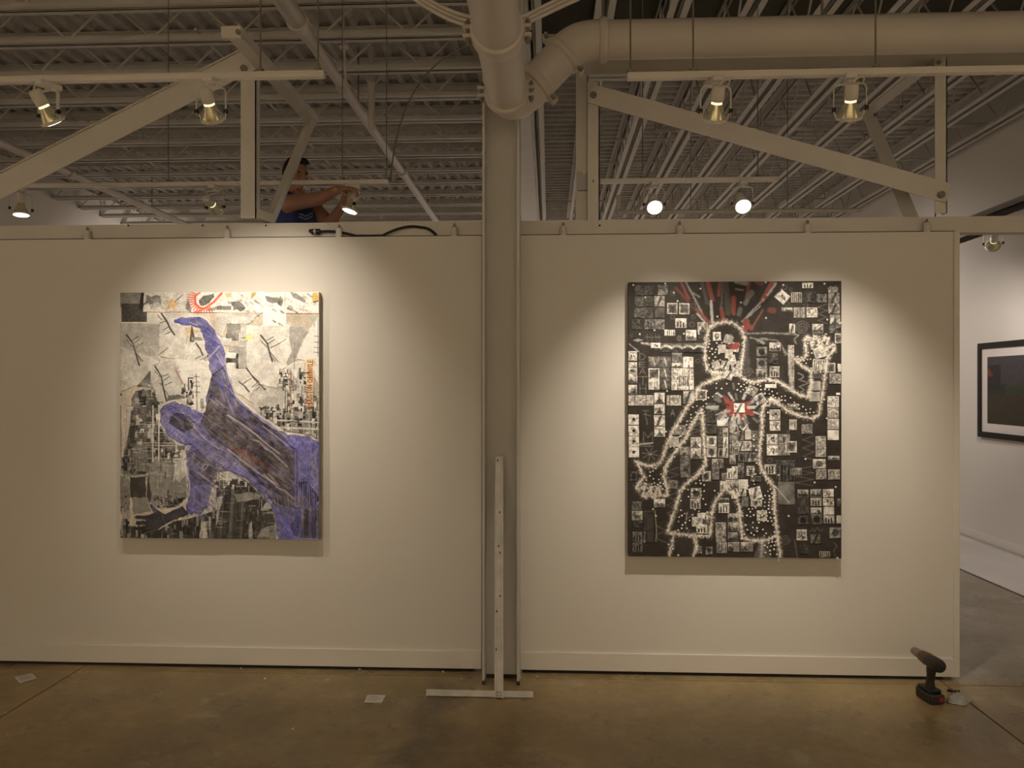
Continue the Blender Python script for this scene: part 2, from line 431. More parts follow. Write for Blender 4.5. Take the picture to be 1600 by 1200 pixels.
MB().tube(bz(c2, c2 + d45 * .07, h0 - Vector((.09, 0, 0)), h0, 12), RP * 1.03, 32).build('elbow', M_pipe, pipe, smooth=True)
MB().tube([h0, h1], RP, 32).build('straight_pipe', M_pipe, pipe, smooth=True)
def coupling(c, d, side, wid=.05, lugs=True, groove=True):
    d = Vector(d).normalized(); s = Vector(side); s = (s - d * s.dot(d)).normalized()
    Mx = Matrix.Translation(c) @ Matrix((s, d.cross(s), d)).transposed().to_4x4()
    q = MB().lathe([(RP, -wid / 2 - .006), (RP + .012, -wid / 2), (RP + .016, -wid / 4), (RP + .016, wid / 4), (RP + .012, wid / 2), (RP, wid / 2 + .006)], 32, Mx, False, False)
    o = q.build('coupling', M_pipe, pipe, smooth=True)
    if lugs:
        for sg in (-1, 1):
            lug = MB()
            x = sg * (RP + .026)
            for yy in (-.018, .018):
                lug.add([Mx @ Vector(v) for v in [(x - .02, yy - .008, -.018), (x + .016, yy - .008, -.018), (x + .016, yy + .008, -.018), (x - .02, yy + .008, -.018),
                                                  (x - .02, yy - .008, .018), (x + .016, yy - .008, .018), (x + .016, yy + .008, .018), (x - .02, yy + .008, .018)]],
                        [(0, 3, 2, 1), (4, 5, 6, 7), (0, 1, 5, 4), (1, 2, 6, 5), (2, 3, 7, 6), (3, 0, 4, 7)])
            lug.build('lug', M_pipe, o, bevel=.003)
            b = MB().tube([Mx @ Vector((x, -.05, 0)), Mx @ Vector((x, .05, 0))], .0075, 8)
            b.tube([Mx @ Vector((x, -.04, 0)), Mx @ Vector((x, -.028, 0))], .013, 6).tube([Mx @ Vector((x, .028, 0)), Mx @ Vector((x, .04, 0))], .013, 6)
            b.build('bolt', M_bolt, o, smooth=True)
    return o
coupling(Vector((xp, -1.22, zp)), (0, 1, 0), (1, 0, 0), .085)
coupling(Vector((xp, PY - .17, zp)), (0, 1, 0), (1, 0, 0), .04)
sd = Vector((d45.z, 0, -d45.x))
coupling(c1, d45, sd, .035); coupling(c2, d45, sd, .03)
coupling(h0 + Vector((.02, 0, 0)), (1, 0, 0), (0, -.3, 1), .035, lugs=False)
MB().tube([h0 + Vector((.02, 0, RP)), Vector((h0.x + .02, PY, Z_DECK))], .008, 8).build('hanger_rod', M_rod, pipe)
for x in (1.35, 3.2):
    MB().tube([(x, PY, h0.z + RP * .9), (x, PY, Z_DECK)], .007, 8).build('hanger_rod', M_rod, pipe)
for yy in (-1.9, -3.4):
    MB().tube([(xp, yy, zp + RP * .9), (xp, yy, Z_DECK)], .007, 8).build('hanger_rod', M_rod, pipe)

# pipes that run away from the viewer at the left
def ypipe(u0, v0, u1, v1, z, r, label, reducer=None, name='sprinkler_pipe', cat='pipe'):
    a = PZ(u0, v0, z); b = PZ(u1, v1, z); x = (a.x + b.x) / 2
    t = thing(name, (x, a.y, z), label, cat)
    if reducer:
        m = PZ(*reducer, z)
        MB().tube([(x, -4.3, z), (x, m.y - .03, z)], r * 1.45, 20).build('wide_pipe', M_pipe, t, smooth=True)
        MB().tube([(x, m.y - .06, z), (x, m.y - .03, z), (x, m.y + .03, z), (x, m.y + .07, z)], [r * 1.75, r * 1.75, r * 1.3, r * 1.25], 20).build('reducer', M_pipe, t, smooth=True)
        MB().tube([(x, m.y + .05, z), (x, YF, z)], r, 16).build('narrow_pipe', M_pipe, t, smooth=True)
    else:
        MB().tube([(x, a.y, z), (x, YF, z)], r, 14).build('run', M_pipe, t, smooth=True)
    for i, yy in enumerate((.75, 1.7, 4.2)):
        MB().tube([(x, yy - .045, z), (x, yy + .045, z)], r * 1.28, 16).build('joint_sleeve', M_pipe, t, smooth=True)
    for yy in (2.2, 6.0, 9.5):
        MB().tube([(x, yy, z), (x, yy, Z_DECK)], .006, 6).build('hanger_rod', M_rod, t)
    return t
sp1 = ypipe(447, 35, 690, 345, 3.92, .041, 'white sprinkler pipe slanting down behind the wall near the column, wide at its upper end', (447, 38))
sp2 = ypipe(-20, 219, 282, 344, 3.95, .042, 'thin white pipe high on the left, passing behind the slanting brace')
# sprinkler drop in the left bay
a = P(536, 62, 1.3)
t = thing('sprinkler_drop', tuple(a), 'short thin white drop pipe with a sprinkler rose under the left ceiling', 'sprinkler')
MB().tube([P(537, 62, 1.3), P(541, 145, 1.3)], .009, 8).build('drop_pipe', M_pipe, t, smooth=True)
MB().lathe([(.008, .02), (.035, .012), (.03, 0), (.012, -.012)], 14, Matrix.Translation(P(537, 76, 1.3))).build('rose', M_pipe, t, smooth=True)
MB().tube([P(537, 62, 1.3), (P(537, 62, 1.3).x, P(537, 62, 1.3).y, Z_DECK)], .009, 8).build('riser', M_pipe, t, smooth=True)
# vertical stub post
a = P(581, 122, 2.2)
t = tag(MB().tube([P(580, 118, 2.2), P(580, 205, 2.2)], .03, 12).tube([(P(580, 118, 2.2).x, P(580, 118, 2.2).y, P(580, 118, 2.2).z), (P(580, 118, 2.2).x, P(580, 118, 2.2).y, Z_DECK)], .022, 8).build('vent_stub', M_pipe, None, smooth=True),
        'short upright white pipe stub hanging under the left ceiling', 'pipe')
# conduits bundled at the top beside the big pipe
cd = thing('conduit_bundle', tuple(P(700, 20, -.9)), 'three thin bent conduits passing over the big drain pipe', 'conduit')
for i in range(3):
    dv = i * 7
    pts = [P(640 - i * 4, -18 + dv * .4, -.9), P(668 - i * 4, -2 + dv * .6, -.9), P(700 - i * 3, 19 + dv, -.9), P(722, 26 + dv, -.9), P(750, 28 + dv, -.9)]
    q0, q1, q2, q3 = pts[0], pts[2], pts[3], pts[4]
    zr = q3.z
    path = bz(q0, q1, q2, q3, 14) + [Vector((P(815, 25, -.9).x, -.9, zr))] + bz(P(822, 24 + dv, -.9), P(845, 12 + dv, -.9), P(860, 4 + dv, -.9), P(905, -16 + dv, -.9), 8)
    MB().tube(path, .0085, 8).build('conduit', M_pipe, cd, smooth=True)
# thin conduits behind the right bay
def xconduit(pts, Y, r, label):
    w_ = [P(u, v, Y) for u, v in pts]
    for q in w_[1:]: q.z = w_[1].z
    t = thing('conduit', tuple(w_[1]), label, 'conduit')
    MB().tube([w_[0], w_[1] + Vector((0, 0, .03))], r, 10).build('riser', M_pipe, t, smooth=True)
    MB().sphere(w_[1], r * 1.5, 12, 8).build('elbow', M_pipe, t, smooth=True)
    MB().tube([w_[1]] + w_[2:], r, 10).build('run', M_pipe, t, smooth=True)
    for k in (.3, .7):
        q = w_[1].lerp(w_[-1], k); MB().tube([q, (q.x, q.y, Z_DECK)], .0025, 6).build('hanger_rod', M_rod, t)
    return t
xconduit([(1025, 186), (1026, 203), (1300, 200), (1578, 199)], 3.6, .023, 'thin level white conduit crossing the right bay behind the upper lamps')
xconduit([(966, 305), (967, 332), (1200, 331), (1345, 331)], 1.4, .016, 'lower thin white conduit just over the right header beam')

# brace frames over the display walls
def bolt(c, parent, r=.016):
    MB().tube([c + Vector((0, -.008, 0)), c + Vector((0, .006, 0))], r, 8).build('bolt', M_bolt, parent, smooth=True)
YB = .055
def px2m(px, Y=YB): return px * (Y + D) / F
# right frame
fr = thing('brace_frame', (P(928, 342, YB).x, YB, zh), 'white steel brace frame over the right wall, slanting beam falling to the right', 'brace')
def post(u0, u1, vt, vb, Y, parent, name='post', depth=.05, side=1):
    a, b = P(u0, vt, Y), P(u1, vt, Y); zb = P((u0 + u1) / 2, vb, Y).z
    m = MB().box((a.x, Y, max(zb, zh if Y < .115 and vb > 335 and side else zb)), (b.x, Y + .006, a.z))
    m.box(((b.x - .006) if side > 0 else a.x, Y, zb), ((b.x) if side > 0 else a.x + .006, Y + depth, a.z))
    return m.build(name, M_steel, parent)
post(918, 937, 128, 344, YB, fr); bolt(P(927, 149, YB - .006), fr, .02); bolt(P(927, 283, YB - .004), fr, .006)
post(1461, 1480, 93, 333, YB - .02, fr, side=1); bolt(P(1467, 98, YB - .024), fr, .011)
A, B = P(922, 146, YB - .008), P(1482, 302, YB - .028)
MB().angle(A, B, px2m(30), .006, flange=-1, fw=.05).build('diagonal_beam', M_steel, fr); bolt(P(1471, 304, YB - .04), fr, .02)
post(900, 919, 118, 344, YB + .055, fr, 'rear_post')
g_ = P(912, 283, YB + .05)
MB().box((g_.x - .035, YB + .035, g_.z - .055), (g_.x + .02, YB + .055, g_.z + .05)).build('junction_box', M_zinc, fr, bevel=.003)
MB().lathe([(.012, 0), (.012, .004)], 10, Matrix.Translation((P(913, 269, .09).x, YB + .034, P(913, 269, .09).z)) @ Matrix.Rotation(R(90), 4, 'X')).build('knob', M_steel, fr)
# knee brace and arm reaching away
v_ = P(1356, 176, .82); f_ = P(1430, 334, .1); h_ = P(1452, 108, .1); h_.z = v_.z + .01
kb = fr
MB().angle((f_.x, .12, zh - .02), v_, .085, .006, up=(1, 0, 0), flange=1, fw=.05).build('lower_arm', M_steel, kb)
MB().angle(v_ + Vector((0, .03, 0)), (h_.x - .02, .08, v_.z), .085, .006, up=(1, 0, 0), flange=1, fw=.05).build('upper_arm', M_steel, kb)
MB().tube([v_ + Vector((.02, -.07, -.045)), v_ + Vector((.02, -.07, -.03))], .014, 8).build('bolt', M_bolt, kb)
# left frame
fl = thing('brace_frame', (P(388, 340, YB - .05).x, YB - .05, zh), 'white steel brace frame over the left wall, slanting beam falling to the left', 'brace')
YL = -.03
post(376, 400, 96, 341, YL, fl, depth=.06, side=1)
bolt(P(381, 107, YL - .03), fl, .02)
A, B = P(392, 92, YL - .022), P(-190, 388, YL - .022)
MB().angle(A, B, px2m(38, YL), .006, flange=-1, fw=.02).build('diagonal_beam', M_steel, fl)
q = MB().bar(P(397, 333, YL + .02), P(424, 343, .1), .045, .05).build('foot_strut', M_steel, fl)
v2 = P(486, 190, .82); f2 = P(414, 346, .1)
kb2 = fl
MB().angle((f2.x, .12, zh - .02), v2, .07, .006, up=(1, 0, 0), flange=-1, fw=.05).build('lower_arm', M_steel, kb2)
MB().angle(v2 + Vector((0, .03, 0)), (P(362, 60, -.5).x, -.5, v2.z), .075, .006, up=(1, 0, 0), flange=1, fw=.05).build('upper_arm', M_steel, kb2)
MB().box((P(348, 60, -.5).x, -.52, v2.z - .03), (P(378, 60, -.5).x, -.49, v2.z + .03)).build('end_plate', M_steel, kb2)
bolt(P(372, 50, -.53), kb2, .012)

# ================================================================== TRACKS AND LAMPS
YT, YU = -1.0, .68
def track(u0, v0, u1, v1, Y, label, rods, zfix=None):
    a, b = P(u0, v0, Y), P(u1, v1, Y); z = zfix or (a.z + b.z) / 2
    t = thing('light_track', ((a.x + b.x) / 2, Y, z), label, 'light track', 'light tracks')
    MB().box((a.x, Y - .0175, z - .017), (b.x, Y + .0175, z + .009)).box((a.x, Y - .020, z + .005), (b.x, Y + .020, z + .010)).build('rail', M_lampbody, t, bevel=.002)
    for u in rods:
        x = P(u, v0, Y).x
        MB().tube([(x, Y, z + .008), (x, Y, Z_DECK)], .004 if Y < 0 else .003, 8).build('threaded_rod', M_rod, t)
        MB().lathe([(.016, 0), (.016, .014), (.01, .018)], 6, Matrix.Translation((x, Y, z + .010))).build('nut', M_bolt, t)
    return z
z1 = track(-150, 124, 507, 119, YT, 'near left light track hung on rods, in front of the left wall', (407, 497, -70))
z2 = track(980, 119.5, 1760, 104, YT, 'near right light track hung on rods, in front of the right wall', (985, 1083, 1368))
z3 = track(-140, 287, 607, 289, YU, 'far left light track ending beside the man, behind the left wall', (263, 535, 604))
z4 = track(938, 283, 1216, 279, YU, 'far right light track behind the right wall, carrying two glowing lamps', (1004, 1184))
ins = thing('loose_cable', tuple(P(655, 130, YU + .1)), 'thin dark curved cable hanging down to the end of the far left track', 'cable')
MB().tube(bz(P(742, 66, YU + .05), P(690, 85, YU + .05), P(620, 130, YU + .05), P(610, 284, YU + .04), 18), .005, 6).build('wire', M_rod, ins, smooth=True)

def lamp(top, aim, label, power, group=None, lit=True, yaw=None, pivot=.108, col=WARM, size=62, leak=True, gain=9.0, coil=1, blend=1.0, mesh_only=False):
    """track head: adapter, U-shaped yoke, socket and a reflector bulb between the yoke's ends, aimed at a point"""
    top = Vector(top); aim = Vector(aim)
    t = thing('track_light', tuple(top), label, 'spotlight', group)
    piv = top - Vector((0, 0, .03 + pivot))
    dr = (aim - piv).normalized()
    hz = Vector((dr.x, dr.y, 0))
    hz = hz.normalized() if hz.length > .05 else Vector((0, 1, 0))
    if yaw is not None: hz = Vector((math.sin(yaw), math.cos(yaw), 0))
    ax = Vector((hz.y, -hz.x, 0))
    T = Matrix.Translation(top) @ Matrix((ax, hz, Vector((0, 0, 1)))).transposed().to_4x4()
    b = MB(); pts = [(-.022, -.05, -.024), (.022, .05, 0)]
    b.box(*pts); b.v = [tuple(T @ Vector(v)) for v in b.v]
    b.lathe([(.016, -.03), (.016, -.02)], 12, T)
    b.build('adapter', M_lampbody, t, bevel=.003)
    W = .064
    path = [(-W, 0, -.03 - pivot - .012), (-W, 0, -.055), (-W * .92, 0, -.040), (-W * .7, 0, -.033), (0, 0, -.031), (W * .7, 0, -.033), (W * .92, 0, -.040), (W, 0, -.055), (W, 0, -.03 - pivot - .012)]
    y = MB(); path = [Vector(p) for p in path]; vs = []
    for i, p in enumerate(path):
        d = (path[min(i + 1, 8)] - path[max(i - 1, 0)]).normalized(); nn = d.cross(Vector((0, 1, 0)))
        for s1, s2 in ((-1, -1), (1, -1), (1, 1), (-1, 1)):
            vs.append(T @ (p + Vector((0, s1 * .0075, 0)) + nn * (s2 * .0016)))
    fs = [(i * 4 + k, i * 4 + (k + 1) % 4, i * 4 + 4 + (k + 1) % 4, i * 4 + 4 + k) for i in range(8) for k in range(4)] + [(3, 2, 1, 0), (32, 33, 34, 35)]
    y.add(vs, fs); y.build('yoke', M_lampbody, t)
    kn = MB()
    for s in (-1, 1):
        c_ = T @ Vector((s * W, 0, -.03 - pivot)); kn.tube([c_ - ax * .007, c_ + ax * .007], .011, 10)
    kn.build('pivot_knob', M_black, t, smooth=True)
    side = ax; up = dr.cross(side).normalized()
    side = up.cross(dr).normalized()
    Mb = Matrix.Translation(piv) @ Matrix((side, dr.cross(side), dr)).transposed().to_4x4()
    # local +z is the beam direction
    MB().lathe([(.018, -.108), (.026, -.104), (.0275, -.06), (.0275, -.045), (.024, -.04)], 20, Mb).build('socket', M_lampbody, t, smooth=True)
    bl = MB().lathe([(.018, -.042), (.021, -.034), (.030, -.014), (.0405, .010), (.0475, .030), (.0485, .036), (.047, .040)], 28, Mb, False, False).build('bulb', M_bulb_lit if leak else M_bulb, t, smooth=True)
    MB().lathe([(.0195, -.0425), (.0225, -.036), (.0235, -.030)], 20, Mb, False, False).build('neck', M_neck if leak else M_bulb, bl, smooth=True)
    ringm = MB().lathe([(.049, .026), (.0535, .028), (.0535, .038), (.049, .040)], 28, Mb, False, False)
    for s in (-1, 1):
        ringm.tube([Mb @ Vector((s * .053, 0, .03)), Vector(T @ Vector((s * W, 0, -.03 - pivot)))], .004, 6)
    ringm.build('ring', M_lampbody, t, smooth=True)
    MB().lathe([(.0465, .0385), (.035, .0425), (.018, .0445), (.002, .045)], 28, Mb, False, True).build('lens', M_lens, bl, smooth=True)
    # lamp lead looping from the adapter to the socket
    s0 = T @ Vector((.02, 0, -.028)); s1 = Mb @ Vector((.0, 0, -.107))
    MB().tube(bz(s0, T @ Vector((.075, .01, -.05)), s1 - dr * .06 + ax * .05, s1, 10), .0035, 6).build('lead', M_lampbody, t, smooth=True)
    if power > 0 and lit:
        l = spot('track_light_beam', piv + dr * .05, aim, power, size, col, blend, .03)
        l.parent = t; l.matrix_parent_inverse = Matrix.Translation(top).inverted()
    return t
def at(u, Y, z): return (P(u, 300, Y).x, Y, z - .017)
G1 = 'lamps on the near tracks'
lamp(at(76, YT, z1), P(370, 660, 0), 'lamp at the far left of the near left track, bright lens tilted rightwards', 46, G1, size=78)
lamp(at(330, YT, z1), P(440, 575, 0), 'lamp on the near left track beside the slanting beam, seen from behind', 58, G1, size=78)
lamp(at(1118, YT, z2), P(1040, 690, 0), 'first lamp of the near right track, seen from behind over the slanting beam', 100, G1, size=60)
lamp(at(1328, YT, z2), P(1280, 680, 0), 'second lamp of the near right track, beside the arrowhead brace', 100, G1, size=60)
G2 = 'lamps on the far tracks'
lamp(at(33, YU, z3), (P(60, 300, .68).x, .55, 1.2), 'lamp at the far left end, behind the left wall, bright thin lens', 14, G2, leak=False)
lamp(at(336, YU, z3), (P(336, 300, YU).x + .25, 2.2, 2.2), 'golden lamp on the far left track turned away, left of the tall post', 14, G2)
lamp(at(549, YU, z3), (P(500, 300, .68).x, .56, 2.0), 'lamp held by the man in the blue top', 10, G2, leak=False)
lamp(at(1022, YU, z4), (P(1020, 300, YU).x + .02, .12, 2.25), 'glaring lamp on the far right track, nearer the column', 10, G2, leak=False)
lamp(at(1160, YU, z4), (P(1160, 300, YU).x - .03, .05, 2.2), 'glaring lamp on the far right track, farther from the column', 10, G2, leak=False)
# a track and lamp in the passage on the right
tz = PD(1552, 352, 6.0); zt5 = tz.z
t5 = thing('light_track', tuple(tz), 'short light track in the right-hand passage beyond the display wall', 'light track', 'light tracks')
MB().box((tz.x - .0175, tz.y - 1.3, zt5), (tz.x + .0175, tz.y + 1.3, zt5 + .034)).build('rail', M_lampbody, t5, bevel=.002)
for k in (-.9, .9): MB().tube([(tz.x, tz.y + k, zt5 + .03), (tz.x, tz.y + k, Z_DECK)], .006, 6).build('threaded_rod', M_rod, t5)
lamp((tz.x, tz.y, zt5), tuple(PX(1516, 585, XR)), 'small lamp in the right-hand passage above the framed picture', 120, G2, col=COOL, size=64)

# ================================================================== MAN ON A LADDER BEHIND THE LEFT WALL
M_skin = mat('skin', (0.42, 0.22, 0.15), 0.55, var=0.08, scale=14)
M_hair = mat('dark_hair', (0.02, 0.016, 0.013), 0.6, var=.3, scale=60, bump=.5, bscale=120)
M_blue = mat('blue_knit_top', (0.035, 0.05, 0.17), 0.8, var=.12, scale=20)
M_denim = mat('dark_trousers', (0.035, 0.04, 0.06), 0.85, var=.2, scale=30)
M_eye = mat('eye', (0.05, 0.035, 0.03), 0.3)
M_print = mat('pale_print', (0.35, 0.40, 0.42), 0.8)
def ell(m, c, rx, ry, rz, X, Y, Z):
    n0 = len(m.v); m.sphere((0, 0, 0), 1.0, 16, 10); T = Matrix.Translation(c) @ Matrix((X * rx, Y * ry, Z * rz)).transposed().to_4x4()
    m.v[n0:] = [tuple(T @ Vector(v)) for v in m.v[n0:]]
def cap(m, p, q, r0, r1):
    p, q = Vector(p), Vector(q); L = (q - p).length; n = max(2, int(L / (min(r0, r1) * .55)) + 1)
    for i in range(n + 1):
        t = i / n; m.sphere(p.lerp(q, t), r0 + (r1 - r0) * t, 12, 8)
def blob(m, name, ma, parent, voxel=.007, it=6):
    o = m.build(name, ma, parent)
    md = o.modifiers.new('r', 'REMESH'); md.mode = 'VOXEL'; md.voxel_size = voxel
    s = o.modifiers.new('s', 'SMOOTH'); s.iterations = it; s.factor = .5
    dg = bpy.context.evaluated_depsgraph_get(); me = bpy.data.meshes.new_from_object(o.evaluated_get(dg))
    o.modifiers.clear(); o.data = me
    for p in me.polygons: p.use_smooth = True
    return o
shR = P(450, 318, .93); shL = P(490, 326, 1.24)
fw = Vector((.83, -.55, 0)).normalized(); lf = Vector((.55, .83, 0)).normalized(); UP = Vector((0, 0, 1))
mid = (shR + shL) / 2
hc = P(463, 272, 1.06)
tgt = P(545, 318, YU)
elR = P(497, 311, .74); wrR = P(526, 297, .60)
elL = P(516, 352, 1.0); wrL = P(535, 322, .76)
pel = mid - UP * .50 - fw * .06
zfoot = 1.47
man = thing('person', (pel.x, pel.y, zfoot), 'dark-haired person in a blue sleeveless top reaching up to a lamp above the left wall', 'person')
bm_ = MB()
ch_ = mid - UP * .16 - fw * .02
ell(bm_, ch_ + UP * .02, .124, .172, .175, fw, lf, UP)
ell(bm_, mid - UP * .33 - fw * .03, .105, .145, .18, fw, lf, UP)
ell(bm_, pel, .11, .165, .13, fw, lf, UP)
cap(bm_, shR - UP * .01, shL - UP * .01, .055, .055)
nk = hc - UP * .085 - (tgt - hc).normalized() * .02
cap(bm_, mid + UP * .0 - fw * .01, nk, .062, .055)
# head, turned to the lamp
hf = (tgt - hc); hf.z *= .35; hf.normalize(); hl = UP.cross(hf).normalized(); hu = hf.cross(hl).normalized()
ell(bm_, hc + hu * .012 - hf * .012, .094, .074, .098, hf, hl, hu)
ell(bm_, hc - hu * .045 + hf * .022, .070, .058, .072, hf, hl, hu)
ell(bm_, hc - hu * .095 + hf * .058, .026, .03, .02, hf, hl, hu)
cap(bm_, hc + hu * .012 + hf * .083, hc - hu * .030 + hf * .108, .009, .014)
for s in (-1, 1):
    ell(bm_, hc + hl * s * .014 - hu * .033 + hf * .096, .011, .009, .009, hf, hl, hu)
    ell(bm_, hc + hl * s * .076 - hu * .012 - hf * .01, .026, .010, .033, hf, hl, hu)
    cap(bm_, hc + hl * s * .016 + hu * .026 + hf * .084, hc + hl * s * .048 + hu * .024 + hf * .07, .009, .008)
    ell(bm_, hc + hl * s * .036 - hu * .03 + hf * .062, .026, .024, .02, hf, hl, hu)
cap(bm_, hc + hl * .018 - hu * .060 + hf * .088, hc - hl * .018 - hu * .060 + hf * .088, .006, .006)
cap(bm_, hc + hl * .015 - hu * .071 + hf * .086, hc - hl * .015 - hu * .071 + hf * .086, .007, .007)
# arms
cap(bm_, shR, elR, .060, .046); cap(bm_, elR, wrR, .046, .029)
cap(bm_, shL, elL, .062, .050); cap(bm_, elL, wrL, .050, .031)
def hand(m, wr, dr, nrm, thumb_side, curl=1.0):
    dr = dr.normalized(); nrm = (nrm - dr * nrm.dot(dr)).normalized(); sd_ = dr.cross(nrm)
    ell(m, wr + dr * .045, .052, .040, .017, dr, sd_, nrm)
    cap(m, wr - dr * .01, wr + dr * .03, .027, .022)
    for i, (off, l) in enumerate(((-.030, .075), (-.010, .083), (.010, .078), (.029, .062))):
        b0 = wr + dr * .085 + sd_ * off * thumb_side
        a1 = .45 * curl; a2 = 1.15 * curl; a3 = 1.7 * curl
        p1 = b0 + (dr * math.cos(a1) + nrm * math.sin(a1)) * l * .45
        p2 = p1 + (dr * math.cos(a2) + nrm * math.sin(a2)) * l * .32
        p3 = p2 + (dr * math.cos(a3) + nrm * math.sin(a3)) * l * .26
        cap(m, wr + dr * .05 + sd_ * off * .7 * thumb_side, b0, .010, .0098); cap(m, b0, p1, .0098, .0085); cap(m, p1, p2, .0085, .008); cap(m, p2, p3, .008, .007)
    b0 = wr + dr * .025 - sd_ * .032 * thumb_side
    p1 = b0 + (dr * .6 - sd_ * .55 * thumb_side + nrm * .5).normalized() * .042
    p2 = p1 + (dr * .8 - sd_ * .05 * thumb_side + nrm * .7).normalized() * .034
    cap(m, wr + dr * .015, b0, .014, .012); cap(m, b0, p1, .012, .010); cap(m, p1, p2, .010, .008)
lampc = P(549, 309, YU)
hand(bm_, wrR, (P(556, 293, .60) - wrR), Vector((.15, .35, -1)), 1, .95)
hand(bm_, wrL, (P(541, 302, YU + .05) - wrL), Vector((.9, -.3, .2)), -1, .9)
# legs down to the ladder
hipR = pel - lf * .09 - UP * .06; hipL = pel + lf * .09 - UP * .06
for hp, s in ((hipR, -1), (hipL, 1)):
    kn_ = Vector((hp.x, hp.y, zfoot + .49)) + fw * .05; an = Vector((hp.x, hp.y, zfoot + .085))
    cap(bm_, hp, kn_, .08, .056); cap(bm_, kn_, an, .054, .038); cap(bm_, an - UP * .045, an + fw * .12 - UP * .055, .032, .026)
body = blob(bm_, 'body', M_skin, man, .0065, 5)
hr = MB()
ell(hr, hc + hu * .026 - hf * .022, .094, .081, .098, hf, hl, hu)
for k in range(9):
    a_ = -1.2 + k * .3; cap(hr, hc + hu * .105 + hf * (.02) + hl * math.sin(a_) * .05, hc + hu * .080 + hf * .066 + hl * math.sin(a_) * .05, .016, .010)
for s in (-1, 1): ell(hr, hc + hl * s * .066 + hu * .01 - hf * .03, .042, .016, .05, hf, hl, hu)
ell(hr, hc - hf * .07 - hu * .02, .034, .062, .06, hf, hl, hu)
hair = blob(hr, 'hair', M_hair, man, .006, 3)
# clip hair away from the face: keep it behind and above
tm = MB()
ell(tm, ch_ + UP * .01, .138, .185, .175, fw, lf, UP); ell(tm, mid - UP * .30 - fw * .01, .135, .175, .22, fw, lf, UP); ell(tm, pel + UP * .02, .12, .176, .12, fw, lf, UP)
for s, sh_ in ((-1, shR), (1, shL)):
    cap(tm, mid + lf * s * .105 + UP * .045 - fw * .01, ch_ + lf * s * .10 + fw * .085, .042, .05)
    cap(tm, mid + lf * s * .105 + UP * .045 - fw * .01, ch_ + lf * s * .10 - fw * .085, .042, .05)
top_ = blob(tm, 'sleeveless_top', M_blue, man, .008, 5)
tr = MB()
ell(tr, pel - UP * .03, .122, .178, .125, fw, lf, UP)
for hp in (hipR, hipL):
    kn_ = Vector((hp.x, hp.y, zfoot + .49)) + fw * .05; an = Vector((hp.x, hp.y, zfoot + .11))
    cap(tr, hp, kn_, .094, .072); cap(tr, kn_, an, .07, .056)
blob(tr, 'trousers', M_denim, man, .01, 4)
for hp in (hipR, hipL):
    s_ = MB(); c_ = Vector((hp.x, hp.y, zfoot + .04)); ell(s_, c_ + fw * .06, .14, .05, .045, fw, lf, UP); ell(s_, c_ - fw * .01 + UP * .03, .06, .045, .06, fw, lf, UP)
    s_.v = [(x, y, max(z, zfoot + .002)) for x, y, z in s_.v]
    s_.build('shoe', M_black, man, smooth=True)
ey = MB()
for s in (-1, 1): ey.sphere(hc + hl * s * .033 + hu * .008 + hf * .079, .0085, 10, 8)
ey.build('eyes', M_eye, man, smooth=True)
# chevron print on the chest, laid on the cloth
from mathutils.bvhtree import BVHTree
def on_surface(o, u, v, off=.004):
    me = o.data; bt = BVHTree.FromPolygons([o.matrix_world @ x.co for x in me.vertices], [tuple(p.vertices) for p in me.polygons])
    h, n, i, d = bt.ray_cast(CAM, ray(u, v).normalized())
    return h + n * off if h is not None else None
bpy.context.view_layer.update()
cp = MB()
for dv in (0, 4.5):
    pts = [on_surface(top_, u, v + dv) for u, v in ((467, 334.5), (472, 336), (477, 338.5), (482, 336), (488, 333))]
    pts = [p for p in pts if p]
    if len(pts) > 1: cp.tube(pts, .004, 6)
if cp.v: cp.build('chest_print', M_print, man)
# step ladder under the feet
fc = Vector((pel.x, pel.y, 0))
lad = thing('step_ladder', (fc.x, fc.y, 0), 'aluminium step ladder behind the left wall that the person stands on', 'ladder')
M_alu = mat('aluminium', (.55, .55, .55), .35, metal=.8)
pt = MB().box((-.2, -.16, zfoot - .04), (.2, .2, zfoot)); 
LT = Matrix.Translation(fc) @ Matrix((lf, -fw, UP)).transposed().to_4x4()
def lt(m): m.v = [tuple(LT @ Vector(v)) for v in m.v]; return m
lt(pt).build('platform', M_alu, lad, bevel=.004)
for sx in (-1, 1):
    lt(MB().bar((sx * .2, .16, zfoot - .02), (sx * .27, .52, 0), .03, .07, up=(0, 1, 0))).build('rail', M_alu, lad)
    lt(MB().bar((sx * .2, -.14, zfoot - .02), (sx * .26, -.36, 0), .03, .04, up=(0, 1, 0))).build('rail', M_alu, lad)
for k in range(4):
    z = .3 + k * .29; f = 1 - z / zfoot
    lt(MB().box((-.2 - .07 * f, .13 + .36 * f, z - .012), (.2 + .07 * f, .21 + .36 * f, z + .012))).build('step', M_alu, lad)

# ================================================================== SMALL THINGS
# black cable on top of the left wall
cb_ = thing('power_cable', tuple(P(490, 362, .012)), 'black cable with a plug lying along the top of the left wall', 'cable')
zc = ZT + .008
MB().tube([P(483, 361, .014), P(487, 361, .014), P(488, 362, .014), P(500, 362, .014)], [.009, .012, .0165, .0165], 14).build('plug', M_black, cb_, smooth=True)
MB().tube([P(491, 362, .013), P(494, 362, .013)], .0175, 14).build('collar', M_zinc, cb_, smooth=True)
pts = bz(P(500, 362, .014), P(520, 360, .014), P(535, 363, .014), Vector((P(556, 368, .016).x, .018, zc)), 12)
pts += [Vector((P(575, 368, .02).x, .022, zc)), Vector((P(598, 368, .02).x, .018, zc))]
pts += bz(P(602, 366, .014), P(622, 356, .014), P(640, 351.5, .014), P(655, 355, .014), 10) + bz(P(664, 356, .014), P(674, 359, .014), P(676, 362, .014), Vector((P(682, 368, .02).x, .016, zc)), 8)
